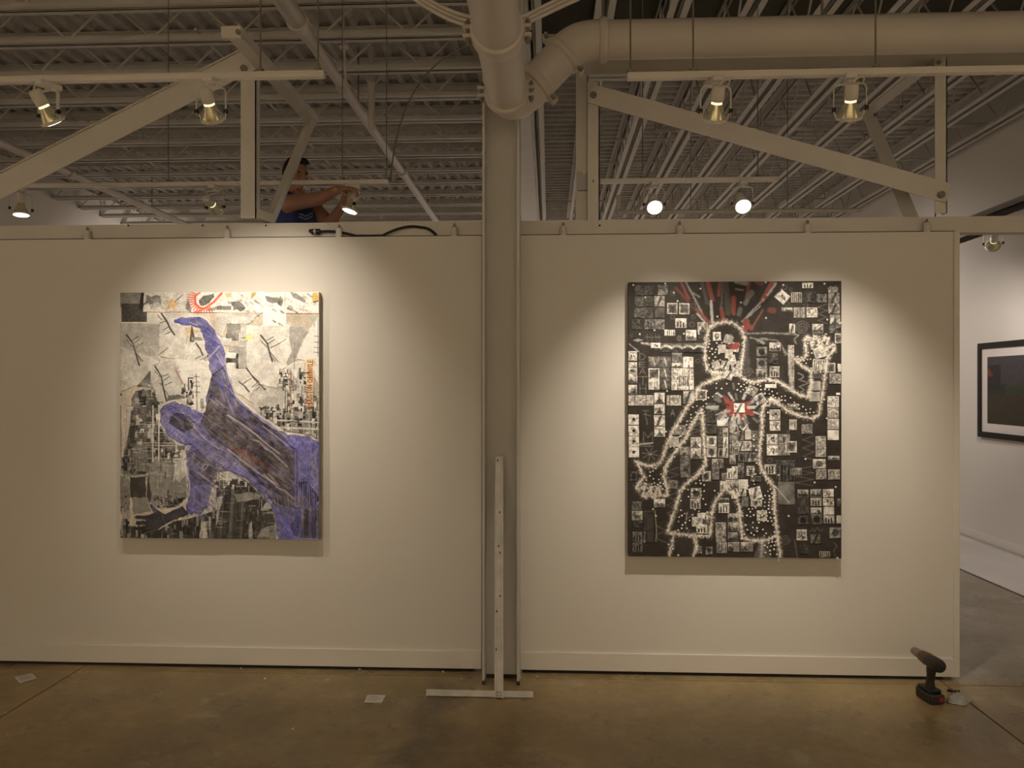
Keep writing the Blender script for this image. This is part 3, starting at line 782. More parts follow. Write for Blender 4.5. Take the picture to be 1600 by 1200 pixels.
MB().tube(pts, .0075, 8).build('lead', M_rubber, cb_, smooth=True)
# inverted-T steel bar leaning on the column
yb_ = PF(750, 1090).y
tb = thing('steel_tee', (PF(750, 1090).x, yb_, 0), 'chipped white steel bar with a cross foot leaning against the column', 'steel bar')
xl, xr_ = PF(665, 1090).x, PF(833, 1091).x
MB().box((xl, yb_, 0), (xr_, yb_ + .005, .036)).box((xl, yb_, 0), (xr_, yb_ + .045, .005)).build('foot_bar', M_tbar, tb, bevel=.001)
b0 = Vector((PF(780, 1090).x, yb_ - .004, .004)); zt_ = 1.207; b1 = Vector((P(780.5, 713, yw).x, yw - .012, zt_))
hw = px2m(13, -.25) / 2
up_ = MB()
for sgn in (-1, 1): up_.bar(b0 + Vector((sgn * (hw - .002), -.012, 0)), b1 + Vector((sgn * (hw - .002), -.012, 0)), .004, .022, up=(0, 1, 0))
up_.bar(b0, b1, 2 * hw, .004, up=(0, 1, 0)); up_.build('upright_bar', M_tbar, tb)
for dx in (-.008, .008):
    for dz in (.012, .028): MB().tube([b0 + Vector((dx, -.006, dz)), b0 + Vector((dx, -.03 + .02, dz))], .0035, 8).build('rivet', M_bolt, tb)
chp = MB()
random.seed(3)
for f_ in (.02, .27, .43, .46, .66, .73, .9):
    c_ = b0.lerp(b1, 1 - f_ * .9) + Vector((random.uniform(-hw * .7, hw * .7), -.0035, 0)); chp.sphere(c_, (.0035, .002, .007), 8, 5)
chp.build('rust_chip', mat('rust_spot', (.10, .06, .035), .9, var=.3), tb)
# cards on the floor
def card(corners, label, rows):
    q = [PF(*c) for c in corners]; ctr = sum(q, Vector()) / 4
    t = thing('label_card', tuple(ctr), label, 'card', None)
    MB().prism([p + Vector((0, 0, .001)) for p in q], (0, 0, .005)).build('card', M_paper, t)
    m = MB()
    for k in range(rows):
        f = (k + 1) / (rows + 1); a = q[0].lerp(q[3], f).lerp(q[1].lerp(q[2], f), .12); b = q[0].lerp(q[3], f).lerp(q[1].lerp(q[2], f), .12 + (.72 if k % 2 else .55))
        m.bar(a + Vector((0, 0, .0064)), b + Vector((0, 0, .0064)), .004, .0006)
    m.build('print', M_ink, t); return t
card([(574.5, 1087.5), (603, 1088), (597, 1099), (569, 1098.5)], 'white printed card lying flat on the floor near the steel foot bar', 3)
card([(23, 1059), (50, 1053.5), (57.5, 1060.5), (31, 1068)], 'white printed card on the floor at the far left, turned askew', 4)
# cordless drill
dp = PF(1453, 1094); DT = Matrix.Translation((dp.x, dp.y, 0)) @ Matrix.Rotation(R(8), 4, 'Z')
dr_ = thing('cordless_drill', (dp.x, dp.y, 0), 'black cordless drill standing on its battery in front of the right wall', 'drill')
M_drill = mat('dark_drill_plastic', (.035, .030, .028), .45, var=.25, scale=20)
M_red = mat('red_latch', (.35, .03, .035), .4)
M_brown = mat('worn_brown_shell', (.10, .058, .04), .45, var=.3, scale=18)
M_chuck = mat('worn_chuck', (.30, .26, .22), .4, metal=.6)
def dt(m): m.v = [tuple(DT @ Vector(v)) for v in m.v]; return m
# local: +y away from the viewer (the chuck), z up
q = MB()
q.prism([(-.038, -.065, .004), (.038, -.065, .004), (.042, -.02, .004), (.040, .06, .004), (.028, .072, .004), (-.028, .072, .004), (-.040, .06, .004), (-.042, -.02, .004)], (0, 0, .046))
dt(q).build('battery', M_drill, dr_, bevel=.008)
q = MB().prism([(-.034, -.045, .05), (.034, -.045, .05), (.034, .055, .05), (-.034, .055, .05)], (0, 0, .018)); dt(q).build('battery_shoe', M_black, dr_, bevel=.006)
q = MB().box((-.006 + .012, -.0675, .016), (.028, -.0645, .036)); dt(q).build('latch', M_red, dr_, bevel=.003)
q = MB().tube([(0, .0, .06), (0, -.004, .10), (0, -.012, .15), (0, -.02, .178)], [.024, .0195, .021, .026], 16); dt(q).build('handle', M_drill, dr_, smooth=True)
q = MB().box((-.007, .008, .13), (.007, .022, .165)); dt(q).build('trigger', M_black, dr_, bevel=.003)
TA = Matrix.Translation((0, -.03, .200)) @ Matrix.Rotation(R(-88), 4, 'X') @ Matrix.Rotation(R(0), 4, 'Y')
q = MB().lathe([(.012, -.06), (.030, -.055), (.034, -.04), (.034, .0), (.032, .03)], 20, TA); dt(q).build('motor_housing', M_drill, dr_, smooth=True)
q = MB().lathe([(.032, .03), (.033, .05), (.028, .095), (.024, .10)], 20, TA); dt(q).build('gear_housing', M_brown, dr_, smooth=True)
q = MB().lathe([(.022, .10), (.022, .15), (.019, .165), (.012, .172)], 18, TA); dt(q).build('chuck', M_chuck, dr_, smooth=True)
# little bag of screws beside the drill
bg = PF(1497, 1094); bt_ = thing('screw_bag', (bg.x, bg.y, 0), 'small clear plastic bag of screws lying beside the drill', 'bag')
mb_ = bpy.data.materials.new('clear_plastic_bag'); mb_.use_nodes = True; bn = mb_.node_tree.nodes['Principled BSDF']
bn.inputs['Base Color'].default_value = (.50, .50, .47, 1); bn.inputs['Roughness'].default_value = .25; bn.inputs['Alpha'].default_value = .82
nz_ = mb_.node_tree.nodes.new('ShaderNodeTexNoise'); nz_.inputs['Scale'].default_value = 40
bp_ = mb_.node_tree.nodes.new('ShaderNodeBump'); bp_.inputs['Strength'].default_value = .5
mb_.node_tree.links.new(nz_.outputs['Fac'], bp_.inputs['Height']); mb_.node_tree.links.new(bp_.outputs['Normal'], bn.inputs['Normal'])
q = MB(); n_ = 9
gx = [PF(1478, 1098), PF(1508, 1104), PF(1519, 1095), PF(1487, 1084)]
vs = []
for sg in (1, 0):
    for i in range(n_):
        for j in range(n_):
            a_, b_ = i / (n_ - 1), j / (n_ - 1); p = gx[0].lerp(gx[1], a_).lerp(gx[3].lerp(gx[2], a_), b_)
            hgt = (16 * a_ * (1 - a_) * b_ * (1 - b_)) ** .45 * .030 * (1 + .25 * math.sin(9 * a_ + 5 * b_)); vs.append((p.x, p.y, .002 + (hgt if sg else 0)))
fs = [(i * n_ + j, i * n_ + j + 1, (i + 1) * n_ + j + 1, (i + 1) * n_ + j) for i in range(n_ - 1) for j in range(n_ - 1)]
fs += [tuple(x + n_ * n_ for x in f) for f in fs]
q.add(vs, fs).build('bag', mb_, bt_, smooth=True)
q = MB()
for u, v, w_ in ((1483, 1084.5, .012), (1487, 1085.5, .010), (1493, 1086, .008), (1498, 1086, .007)):
    p = PF(u, v); q.sphere((p.x, p.y, .018), (w_, w_ * .7, .008), 8, 5)
q.build('screws', M_black, bt_)
# framed picture on the right-hand wall
yl = PX(1527.5, 600, XR - .03).y
zt1 = PX(1527.5, 537, XR - .03).z; zb1 = PX(1527.5, 682, XR - .03).z
W_ = 1.5; y1 = yl - W_
fp = thing('framed_picture', (XR, yl - W_ / 2, (zt1 + zb1) / 2), 'dark landscape photograph in a black frame on the right-hand passage wall', 'picture')
M_frame = mat('black_wood_frame', (.014, .012, .010), .6, var=.15, spec=.15)
M_mat = mat('white_mat_board', (.74, .70, .66), .8, var=.02)
fw_ = .055
x0, x1 = XR - .032, XR
q = MB().box((x0, y1, zb1), (x1, yl, zb1 + fw_)).box((x0, y1, zt1 - fw_), (x1, yl, zt1)).box((x0, y1, zb1 + fw_), (x1, y1 + fw_, zt1 - fw_)).box((x0, yl - fw_, zb1 + fw_), (x1, yl, zt1 - fw_))
q.build('frame', M_frame, fp)
MB().box((XR - .018, y1 + fw_, zb1 + fw_), (XR - .004, yl - fw_, zt1 - fw_)).build('mat_board', M_mat, fp)
mp_ = bpy.data.materials.new('dim_landscape_print'); mp_.use_nodes = True; nt = mp_.node_tree; bs = nt.nodes['Principled BSDF']
at_ = nt.nodes.new('ShaderNodeVertexColor'); at_.layer_name = 'Col'; nt.links.new(at_.outputs['Color'], bs.inputs['Base Color']); bs.inputs['Roughness'].default_value = .6; bs.inputs['Specular IOR Level'].default_value = .15
def grid_print(name, n, m, fpos, fcol, ma, parent):
    vs = [fpos(i / n, j / m) for j in range(m + 1) for i in range(n + 1)]
    fs = [(j * (n + 1) + i, j * (n + 1) + i + 1, (j + 1) * (n + 1) + i + 1, (j + 1) * (n + 1) + i) for j in range(m) for i in range(n)]
    o = MB().add(vs, fs).build(name, ma, parent); a = o.data.color_attributes.new('Col', 'FLOAT_COLOR', 'POINT')
    for k in range(len(vs)):
        i, j = k % (n + 1), k // (n + 1); a.data[k].color = (*fcol(i / n, j / m), 1)
    return o
ma_ = .10
ya, yb2, za, zb2 = yl - fw_ - ma_, y1 + fw_ + ma_, zb1 + fw_ + .085, zt1 - fw_ - .085
random.seed(8)
def pcol(s, t):
    n = random.uniform(.85, 1.15)
    if t > .55 + .04 * math.sin(s * 7): c = (.048 + .03 * (t - .55), .043 + .03 * (t - .55), .045 + .04 * (t - .55))
    elif t > .42: c = (.035, .042, .022) if s > .25 else (.03, .03, .024)
    else: c = (.045, .038, .024)
    if .0 <= s < .2 and .50 < t < .88: c = (.028, .025, .024)
    if .0 <= s < .07 and .72 < t < .84 - s: c = (.16, .05, .035)
    return tuple(x * n for x in c)
grid_print('print', 60, 36, lambda s, t: (XR - .0185, ya + (yb2 - ya) * s, za + (zb2 - za) * t), pcol, mp_, fp)
# white paper laid on the passage floor
pe = [PF(1500, 843), PF(1600, 875), PF(1600, 938), PF(1550, 912), PF(1500, 887)]
yA, yB = 1.2, PF(1500, 842).y + 1.6
xo = PF(1550, 912).x
n_, m_ = 14, 46; vs = []
random.seed(2)
for j in range(m_ + 1):
    for i in range(n_ + 1):
        s, t = i / n_, j / m_
        x = xo + (XR - .03 - xo) * s; y = yA + (yB - yA) * t
        z = .006 + .012 * max(0, math.sin(2.2 * y + 3 * s)) * math.sin(math.pi * s) + .010 * max(0, math.sin(5.1 * x - 1.7 * y)) * math.sin(math.pi * s) + (.02 * max(0, s - .85) / .15 if s > .85 else 0)
        vs.append((x + .02 * math.sin(y * 1.3) * (1 - s), y, z))
fs = [(j * (n_ + 1) + i, j * (n_ + 1) + i + 1, (j + 1) * (n_ + 1) + i + 1, (j + 1) * (n_ + 1) + i) for j in range(m_) for i in range(n_)]
ps = MB().add(vs, fs).build('floor_paper', M_cloth, None, smooth=True)
md = ps.modifiers.new('t', 'SOLIDIFY'); md.thickness = .004; md.offset = -1
tag(ps, 'long rumpled strip of pale paper along the foot of the right-hand wall', 'paper sheet')
# crumbs of plaster on the floor
random.seed(12); q = MB()
for u, v in ((412, 1061), (510, 1063), (375, 1045), (455, 1140), (560, 1046), (690, 1050), (720, 1062), (812, 1060), (6, 1115), (838, 1058)):
    p = PF(u, v); q.box((p.x, p.y, 0), (p.x + random.uniform(.008, .016), p.y + random.uniform(.006, .012), .004))
cr = q.build('plaster_crumbs', M_paper); tag(cr, 'scattered white plaster crumbs on the concrete along the left wall', 'debris', kind='stuff')
# ================================================================== PAINTINGS
rng = np.random.default_rng(11)
def vnoise(H, W, n, m, seed):
    g = np.random.default_rng(seed).random((n + 2, m + 2)); y = np.linspace(0, n, H, endpoint=False); x = np.linspace(0, m, W, endpoint=False)
    yi = y.astype(int); xi = x.astype(int); fy = (y - yi)[:, None]; fx = (x - xi)[None, :]
    fy = fy * fy * (3 - 2 * fy); fx = fx * fx * (3 - 2 * fx)
    a = g[yi][:, xi]; b = g[yi][:, xi + 1]; c = g[yi + 1][:, xi]; d = g[yi + 1][:, xi + 1]
    return a * (1 - fy) * (1 - fx) + b * (1 - fy) * fx + c * fy * (1 - fx) + d * fy * fx
class Ras:
    """flat art: a colour for every small cell of the picture; px, py are the cell's place in the photograph's frame"""
    def __init__(s, TL, TR, BR, BL, W, H, base):
        s.W, s.H = W, H; s.q = [np.array(p, float) for p in (TL, TR, BR, BL)]
        u = (np.arange(W) + .5) / W; v = (np.arange(H) + .5) / H; U, V = np.meshgrid(u, v)
        f = lambda i: s.q[0][i] * (1 - U) * (1 - V) + s.q[1][i] * U * (1 - V) + s.q[2][i] * U * V + s.q[3][i] * (1 - U) * V
        s.X, s.Y = f(0), f(1); s.c = np.ones((H, W, 3)) * np.array(base, float); s.lab = np.zeros((H, W), int); s.nl = 0
        h, w_ = int(H / 1.235), int(W / 1.235); s.n1 = vnoise(H, W, h // 3, w_ // 3, 1); s.n2 = vnoise(H, W, h // 10, w_ // 10, 2); s.n3 = vnoise(H, W, h // 34, w_ // 34, 3); s.n0 = rng.random((H, W))
        s.nn = (s.n0 + s.n1 + s.n2 + s.n3) / 4 - .5
        s.x0, s.y0 = min(TL[0], BL[0]), min(TL[1], TR[1]); s.sx = W / (max(TR[0], BR[0]) - s.x0); s.sy = H / (max(BL[1], BR[1]) - s.y0)
        s.sx0 = s.sx
    def box(s, x0, y0, x1, y1, m=9):
        a = max(0, int((x0 - s.x0) * s.sx) - m); b = min(s.W, int((x1 - s.x0) * s.sx) + m); c = max(0, int((y0 - s.y0) * s.sy) - m); d = min(s.H, int((y1 - s.y0) * s.sy) + m)
        return slice(c, max(c, d)), slice(a, max(a, b))
    def mask(s, pts):
        p = np.array(pts, float); sl = s.box(p[:, 0].min(), p[:, 1].min(), p[:, 0].max(), p[:, 1].max())
        X, Y = s.X[sl], s.Y[sl]; m = np.zeros(X.shape, bool); n = len(p)
        for i in range(n):
            (xa, ya), (xb_, yb_) = p[i], p[(i + 1) % n]
            if ya == yb_: continue
            m ^= ((Y > ya) != (Y > yb_)) & (X < (xb_ - xa) * (Y - ya) / (yb_ - ya) + xa)
        return sl, m
    def new(s): s.nl += 1; return s.nl
    def fill(s, pts, col, alpha=1.0, var=0.0, lab=None, rag=0.0):
        if rag:
            p = []; n = len(pts); r_ = np.random.default_rng(int(pts[0][0] * 7 + pts[0][1]))
            for i in range(n):
                a, b = np.array(pts[i], float), np.array(pts[(i + 1) % n], float); k = max(1, int(np.hypot(*(b - a)) / 5))
                for j in range(k): p.append(a + (b - a) * j / k + (r_.random(2) - .5) * rag)
            pts = p
        sl, m = s.mask(pts)
        c = np.array(col, float); c = c if c.size == 3 else np.repeat(c, 3)
        v = c + (s.nn[sl][..., None] * 2 * var)
        a = (m * alpha)[..., None]; s.c[sl] = s.c[sl] * (1 - a) + v * a
        if lab is not None: s.lab[sl][m] = lab
        return sl, m
    def line(s, pts, w_, col, alpha=1.0, fuzz=0.0, dash=0.0):
        c = np.array(col, float); c = c if c.size == 3 else np.repeat(c, 3); p = np.array(pts, float)
        pad = w_ + fuzz * 2 + 2
        sl = s.box(p[:, 0].min() - pad, p[:, 1].min() - pad, p[:, 0].max() + pad, p[:, 1].max() + pad, 2)
        X, Y = s.X[sl], s.Y[sl]; dmin = np.full(X.shape, 1e9)
        for (xa, ya), (xb_, yb_) in zip(p[:-1], p[1:]):
            dx, dy = xb_ - xa, yb_ - ya; L = dx * dx + dy * dy + 1e-9
            t = np.clip(((X - xa) * dx + (Y - ya) * dy) / L, 0, 1); dmin = np.minimum(dmin, np.hypot(X - xa - t * dx, Y - ya - t * dy))
        dd = dmin + (s.n1[sl] + s.n0[sl] - 1) * fuzz * 1.6
        a = np.clip((w_ / 2 + .5 + fuzz * .5 - dd) / (1 + fuzz), 0, 1) * alpha
        if dash: a = a * (s.n1[sl] > dash)
        s.c[sl] = s.c[sl] * (1 - a[..., None]) + c * a[..., None]
    def disc(s, x, y, r, col, alpha=1.0):
        sl = s.box(x - r, y - r, x + r, y + r, 3); d = np.hypot(s.X[sl] - x, s.Y[sl] - y); a = np.clip(r + .5 - d, 0, 1)[..., None] * alpha
        s.c[sl] = s.c[sl] * (1 - a) + np.array(col, float) * a
    def rects(s, pts, n, wr, hr, cols, seed, alpha=1.0):
        """clutter of small upright rectangles inside a polygon"""
        r_ = np.random.default_rng(seed); p = np.array(pts, float); lo, hi = p.min(0), p.max(0)
        for _ in range(n):
            x = r_.uniform(lo[0], hi[0]); y = r_.uniform(lo[1], hi[1])
            if not inside(x, y, pts): continue
            w_, h_ = r_.uniform(*wr), r_.uniform(*hr); g_ = cols[r_.integers(len(cols))] + r_.uniform(-10, 10)
            s.fill([(x - w_ / 2, y - h_ / 2), (x + w_ / 2, y - h_ / 2), (x + w_ / 2, y + h_ / 2), (x - w_ / 2, y + h_ / 2)], g_, alpha)
def inside(x, y, pts):
    k = False; n = len(pts)
    for i in range(n):
        (xa, ya), (xb_, yb_) = pts[i], pts[(i + 1) % n]
        if (ya > y) != (yb_ > y) and x < (xb_ - xa) * (y - ya) / (yb_ - ya) + xa: k = not k
    return k
def s2l(c):
    c = np.clip(c, 0, 255) / 255; return np.where(c <= .04045, c / 12.92, ((c + .055) / 1.055) ** 2.4)
GL = {'A': [[(0, 1), (.5, 0), (1, 1)], [(.2, .6), (.8, .6)]], 'C': [[(1, .1), (.4, 0), (0, .5), (.4, 1), (1, .9)]], 'D': [[(0, 0), (0, 1), (.6, .95), (1, .5), (.6, .05), (0, 0)]],
      'E': [[(1, 0), (0, 0), (0, 1), (1, 1)], [(0, .5), (.8, .5)]], 'H': [[(0, 0), (0, 1)], [(1, 0), (1, 1)], [(0, .5), (1, .5)]], 'I': [[(.5, 0), (.5, 1)]],
      'L': [[(0, 0), (0, 1), (1, 1)]], 'M': [[(0, 1), (.05, 0), (.5, .6), (.95, 0), (1, 1)]], 'N': [[(0, 1), (0, 0), (1, 1), (1, 0)]],
      'O': [[(.5, 0), (0, .3), (0, .7), (.5, 1), (1, .7), (1, .3), (.5, 0)]], 'R': [[(0, 1), (0, 0), (.8, 0), (1, .25), (.8, .5), (0, .5)], [(.5, .5), (1, 1)]],
      'S': [[(1, .1), (.5, 0), (0, .25), (1, .75), (.5, 1), (0, .9)]], 'T': [[(0, 0), (1, 0)], [(.5, 0), (.5, 1)]], 'U': [[(0, 0), (0, .8), (.5, 1), (1, .8), (1, 0)]], ' ': []}

# ---------------------------------------------------------------- left: collage with a blue reaching figure
A_ = Ras((187, 457), (498, 456), (499, 841), (189, 842), 470, 580, (176, 170, 160))
L1 = lambda *p: [(180 + a / 6, 450 + b / 6) for a, b in p]
L2 = lambda *p: [(340 + a / 6, 450 + b / 6) for a, b in p]
L3 = lambda *p: [(180 + a / 6, 645 + b / 6) for a, b in p]
L4 = lambda *p: [(340 + a / 6, 645 + b / 6) for a, b in p]
C6 = lambda *p: [(170 + a / 2.729, 440 + b / 2.729) for a, b in p]
def bx4(f, x0, y0, x1, y1): return f((x0, y0), (x1, y0), (x1, y1), (x0, y1))
A_.c += (A_.n3[..., None] - .5) * 16
# sheets of paper
def sheet(pts, g_, var=10, rag=2.5):
    A_.fill(pts, g_, 1, var, A_.new(), rag)
    if rag: A_.line(list(pts) + [pts[0]], 1.3, min(235, g_ + 34), .7, 1.6, .35); A_.line([(x + 1.4, y + 1.6) for x, y in list(pts) + [pts[0]]], .8, g_ * .78, .45, 1.0, .4)
sheet(bx4(L1, 40, 330, 420, 900), 150)
sheet(L1((300, 230), (700, 230), (860, 420), (870, 640), (700, 720), (560, 660), (420, 640), (420, 340), (300, 330)), 186)
sheet(L1((50, 560), (300, 640), (420, 700), (340, 780), (240, 900), (160, 940), (50, 980)), 176)
sheet(L1((340, 720), (560, 660), (640, 880), (620, 1010), (500, 1060), (340, 1200)), 172)
sheet(L1((560, 660), (880, 690), (910, 860), (860, 1100), (780, 1170), (700, 1100), (640, 900)), 204)
sheet(L2((0, 230), (430, 230), (280, 340), (90, 340), (40, 480)), 184)
sheet(L2((280, 360), (700, 350), (690, 700), (600, 780), (560, 990), (380, 1110), (160, 960), (90, 760), (280, 750)), 196)
sheet(L2((380, 900), (640, 960), (640, 1200), (400, 1200), (300, 1040)), 172)
sheet(L2((680, 360), (800, 360), (850, 430), (810, 490), (810, 630), (740, 640), (720, 760), (650, 710), (700, 590), (675, 520)), 150, 6)
sheet(L2((810, 480), (850, 420), (950, 260), (955, 900), (820, 680), (740, 660)), 214)
sheet(L2((700, 700), (820, 690), (820, 1180), (640, 1200), (640, 760)), 190)
# top row of photographs
sheet(bx4(L1, 40, 30, 240, 180), 120, 20, 0)
sheet(bx4(L1, 55, 145, 298, 318), 66, 26, 0)
sheet(bx4(L1, 262, 36, 700, 226), 182, 24, 0)
sheet(bx4(L1, 700, 36, 1010, 230), 205, 14, 0)
sheet(bx4(L2, 30, 36, 430, 232), 212, 14, 0)
sheet(bx4(L2, 430, 40, 630, 240), 216, 14, 0)
sheet(bx4(L2, 636, 40, 955, 240), 212, 14, 0)
sheet(bx4(L2, 430, 180, 648, 356), 247, 4, 0)
A_.fill(bx4(L1, 270, 70, 420, 150), 70, .7, 60, None, 6); A_.fill(bx4(L1, 330, 90, 450, 200), 120, .6, 70, None, 9)
A_.fill(L1((220, 205), (262, 205), (268, 36), (240, 36)), 40, 1, 8)
A_.fill(L1((660, 190), (680, 90), (720, 200), (715, 235)), 110, .8, 20)
A_.fill(L1((800, 90), (930, 40), (915, 110), (850, 165), (780, 150)), 85, .9, 60, None, 4); A_.fill(L1((860, 200), (1000, 160), (1000, 195), (880, 220)), 100, .7, 40)
for k in range(26):                                   # red sunburst ring
    t = math.pi * (.35 + k / 26 * 1.45); cx_, cy_ = 845, 95
    x0, y0 = cx_ + 95 * math.cos(t) * 1.0, cy_ + 95 * math.sin(t); x1, y1 = cx_ + 160 * math.cos(t), cy_ + 150 * math.sin(t)
    if y1 > 235: y1 = 232
    if y1 > 32: A_.line(L1((x0, y0), (x1, y1)), 1.8, (190, 78, 62), .85)
A_.line(L1((800, 36), (752, 80), (755, 150), (800, 190), (845, 190), (930, 130), (1000, 50)), 3.0, (198, 86, 66), .9)
A_.line(L1((845, 190), (800, 215), (740, 225)), 2.4, (190, 90, 70), .8)
def star(f, cx_, cy_, r, col, rot=0, al=.85):
    A_.fill(f(*[(cx_ + (r if k % 2 == 0 else r * .42) * math.sin(rot + k * math.pi / 5), cy_ - (r if k % 2 == 0 else r * .42) * math.cos(rot + k * math.pi / 5)) for k in range(10)]), col, al, 14, A_.new())
star(L1, 530, 155, 72, (186, 152, 104), .2); A_.line(L1((560, 130), (632, 66)), 1.6, 90, .8)
star(L1, 715, 420, 78, (206, 168, 118), .1); star(L2, 298, 465, 52, (226, 208, 138), .3, 1.0)
A_.fill(L2((70, 50), (130, 40), (130, 80), (90, 90)), (196, 170, 120), .8); A_.fill(L2((320, 40), (372, 40), (330, 100), (310, 95)), (160, 140, 80), .9, 30)
A_.fill(bx4(L2, 135, 140, 250, 205), 80, .8, 50, None, 6); A_.fill(bx4(L2, 0, 170, 130, 205), 90, .6, 40)
for k in range(38):                                   # slanting smudges of the dry-brushed photographs
    r_ = np.random.default_rng(k); x = r_.uniform(60, 930); y = r_.uniform(50, 225); A_.line(L2((x, y), (x + r_.uniform(25, 80), y + r_.uniform(15, 45))), r_.uniform(1, 3), r_.uniform(95, 170), .55, 1.5)
A_.fill(L2((440, 90), (600, 80), (610, 170), (540, 140), (470, 130)), 95, .8, 40, None, 5); A_.fill(L2((680, 50), (820, 90), (820, 140), (730, 110)), 100, .7, 40, None, 5)
for x, y in ((520, 200), (590, 215), (515, 300), (575, 330), (660, 190), (720, 215)): A_.line(L2((x, y), (x + 30, y + 22)), 1.8, 80, .8, .6)
A_.fill(bx4(L2, 890, 50, 945, 130), (196, 168, 104), 1, 12, A_.new()); A_.line(L2((900, 135), (940, 125)), 1.4, 40)
A_.line(L1((60, 322), (300, 322)), 1, 210, .8); A_.line(L1((300, 228), (700, 226)), .9, (170, 120, 90), .8); A_.line(L2((0, 232), (430, 236)), .9, (170, 130, 95), .7); A_.line(L2((640, 240), (955, 246)), 1.4, (188, 130, 100), .9)
A_.fill(L2((855, 245), (945, 250), (905, 375)), 165, .9, 10)
# blocky grey patchwork
for (x0, y0, x1, y1, g_) in ((90, 338, 230, 420, 128), (220, 338, 275, 470, 168), (80, 425, 200, 490, 108), (190, 490, 275, 750, 160), (30, 470, 140, 540, 176), (110, 540, 190, 600, 150), (165, 560, 275, 640, 148), (80, 610, 180, 660, 205), (80, 658, 190, 705, 52), (178, 615, 200, 755, 50), (95, 700, 170, 760, 196)):
    A_.fill(bx4(L2, x0, y0, x1, y1), g_, 1, 10, A_.new())
A_.fill(L1((700, 505), (720, 335), (745, 440), (745, 505)), 46, 1, 6); A_.fill(bx4(L1, 720, 462, 840, 495), 110, .9, 8)
A_.fill(L1((335, 770), (330, 930), (205, 925), (255, 870)), 88, 1, 12, A_.new())
# twigs
def twig(f, pts, w_, tw):
    A_.line(f(*pts), w_, 50, .95)
    for a, b in tw: A_.line(f(a, b), 1.15, 62, .9)
twig(L1, [(105, 440), (165, 520), (195, 620), (228, 725)], 2.3, [((110, 490), (165, 555)), ((160, 490), (215, 455)), ((180, 515), (232, 478)), ((195, 558), (262, 516)), ((195, 610), (262, 685)), ((215, 640), (245, 690))])
twig(L1, [(435, 240), (490, 320), (520, 385), (560, 440)], 2.4, [((425, 328), (468, 312)), ((450, 395), (498, 368)), ((470, 435), (522, 410)), ((400, 255), (440, 300))])
twig(L1, [(375, 735), (435, 830), (450, 920), (485, 1060)], 2.3, [((372, 780), (430, 838)), ((440, 830), (500, 812)), ((450, 875), (510, 832)), ((470, 915), (535, 882)), ((420, 895), (450, 915)), ((470, 960), (500, 1000))])
twig(L1, [(760, 515), (800, 570), (825, 630)], 2.2, [((755, 665), (805, 640))]); A_.line(L1((405, 632), (500, 560)), 1.1, 70, .9); A_.line(L1((570, 770), (640, 900)), 1.5, (120, 80, 60), .9)
twig(L2, [(410, 445), (470, 520), (495, 620), (518, 688)], 2.4, [((412, 500), (470, 555)), ((468, 490), (522, 460)), ((480, 520), (535, 485)), ((500, 560), (580, 520)), ((580, 520), (640, 482)), ((500, 605), (570, 690)), ((505, 640), (545, 690))])
twig(L2, [(275, 750), (350, 850), (450, 950)], 2.1, [((320, 850), (255, 885)), ((385, 880), (330, 930)), ((400, 925), (365, 955)), ((340, 830), (400, 880))]); twig(L2, [(205, 878), (260, 920), (300, 972)], 2.0, [((240, 900), (270, 885))])
A_.line(L1((765, 805), (775, 1165)), 1.1, 60, .9)
for y in (830, 880, 920, 975): A_.line(L1((745, y), (795, y + 3)), 1, 70, .85)
A_.line(L2((722, 430), (722, 760)), 1, 120, .9); A_.line(L2((940, 260), (940, 640)), 1, 80, .7)
for y in (450, 505, 555, 600): A_.line(L2((905, y), (955, y + 6)), 1, 80, .8)
A_.line(L1((50, 1112), (168, 1112)), 1.2, (90, 60, 45)); A_.line(L1((55, 1112), (58, 1200)), 1.1, (90, 60, 45)); A_.disc(*L1((52, 1003))[0], 1.6, (80, 40, 30))
for k in range(40):
    r_ = np.random.default_rng(100 + k); x, y = r_.uniform(190, 495), r_.uniform(510, 640); A_.line([(x, y), (x + r_.uniform(5, 22), y + r_.uniform(4, 22))], .8, 150, .35)
# refinery clutter
REF = [40, 50, 60, 78, 100, 135, 165, 190]
Z1 = C6((105, 470), (185, 450), (200, 480), (225, 560), (235, 640), (290, 690), (350, 710), (330, 760), (190, 775), (100, 760), (60, 790), (70, 690))
A_.fill(Z1, 92, 1, 30, A_.new(), 3); A_.rects(Z1, 330, (1, 9), (1.5, 12), REF, 5)
Z1b = C6((50, 530), (105, 535), (75, 700), (50, 770)); A_.fill(Z1b, 172, 1, 14, A_.new()); A_.line(C6((52, 532), (54, 770)), 1, (90, 50, 40), .9); A_.line(C6((78, 545), (72, 720)), 1.6, (160, 110, 85), .5)
for x, g_ in ((190, 186), (216, 190)): A_.line(C6((x, 530), (x, 775)), 2.2, g_, 1)
for y in (610, 645, 690, 700, 755): A_.line(C6((130, y), (345, y)), 1.3, 180, .8)
for k in range(20): A_.line(C6((85 + k * .6, 730 - k * 9), (108 + k * .6, 715 - k * 9)), 1.6, 40, .9)
Z2 = L1((630, 900), (660, 850), (735, 850), (735, 1100), (680, 1110), (630, 1040)); A_.rects(Z2, 60, (1, 6), (2, 9), [45, 60, 90, 150, 190], 7)
A_.line(L1((692, 960), (692, 845), (732, 845)), 1.6, 50); A_.fill(L1((500, 1010), (600, 1000), (680, 1030), (560, 1050), (490, 1060)), 80, .8, 40); A_.fill(bx4(L1, 803, 1035, 838, 1130), 130, .9, 10)
Z3 = L2((580, 760), (690, 750), (730, 790), (760, 760), (830, 800), (830, 1000), (955, 960), (955, 1230), (610, 1230), (640, 960), (590, 930)); A_.rects(Z3, 210, (1, 6), (1.5, 13), [50, 70, 95, 130, 165, 205, 215], 8)
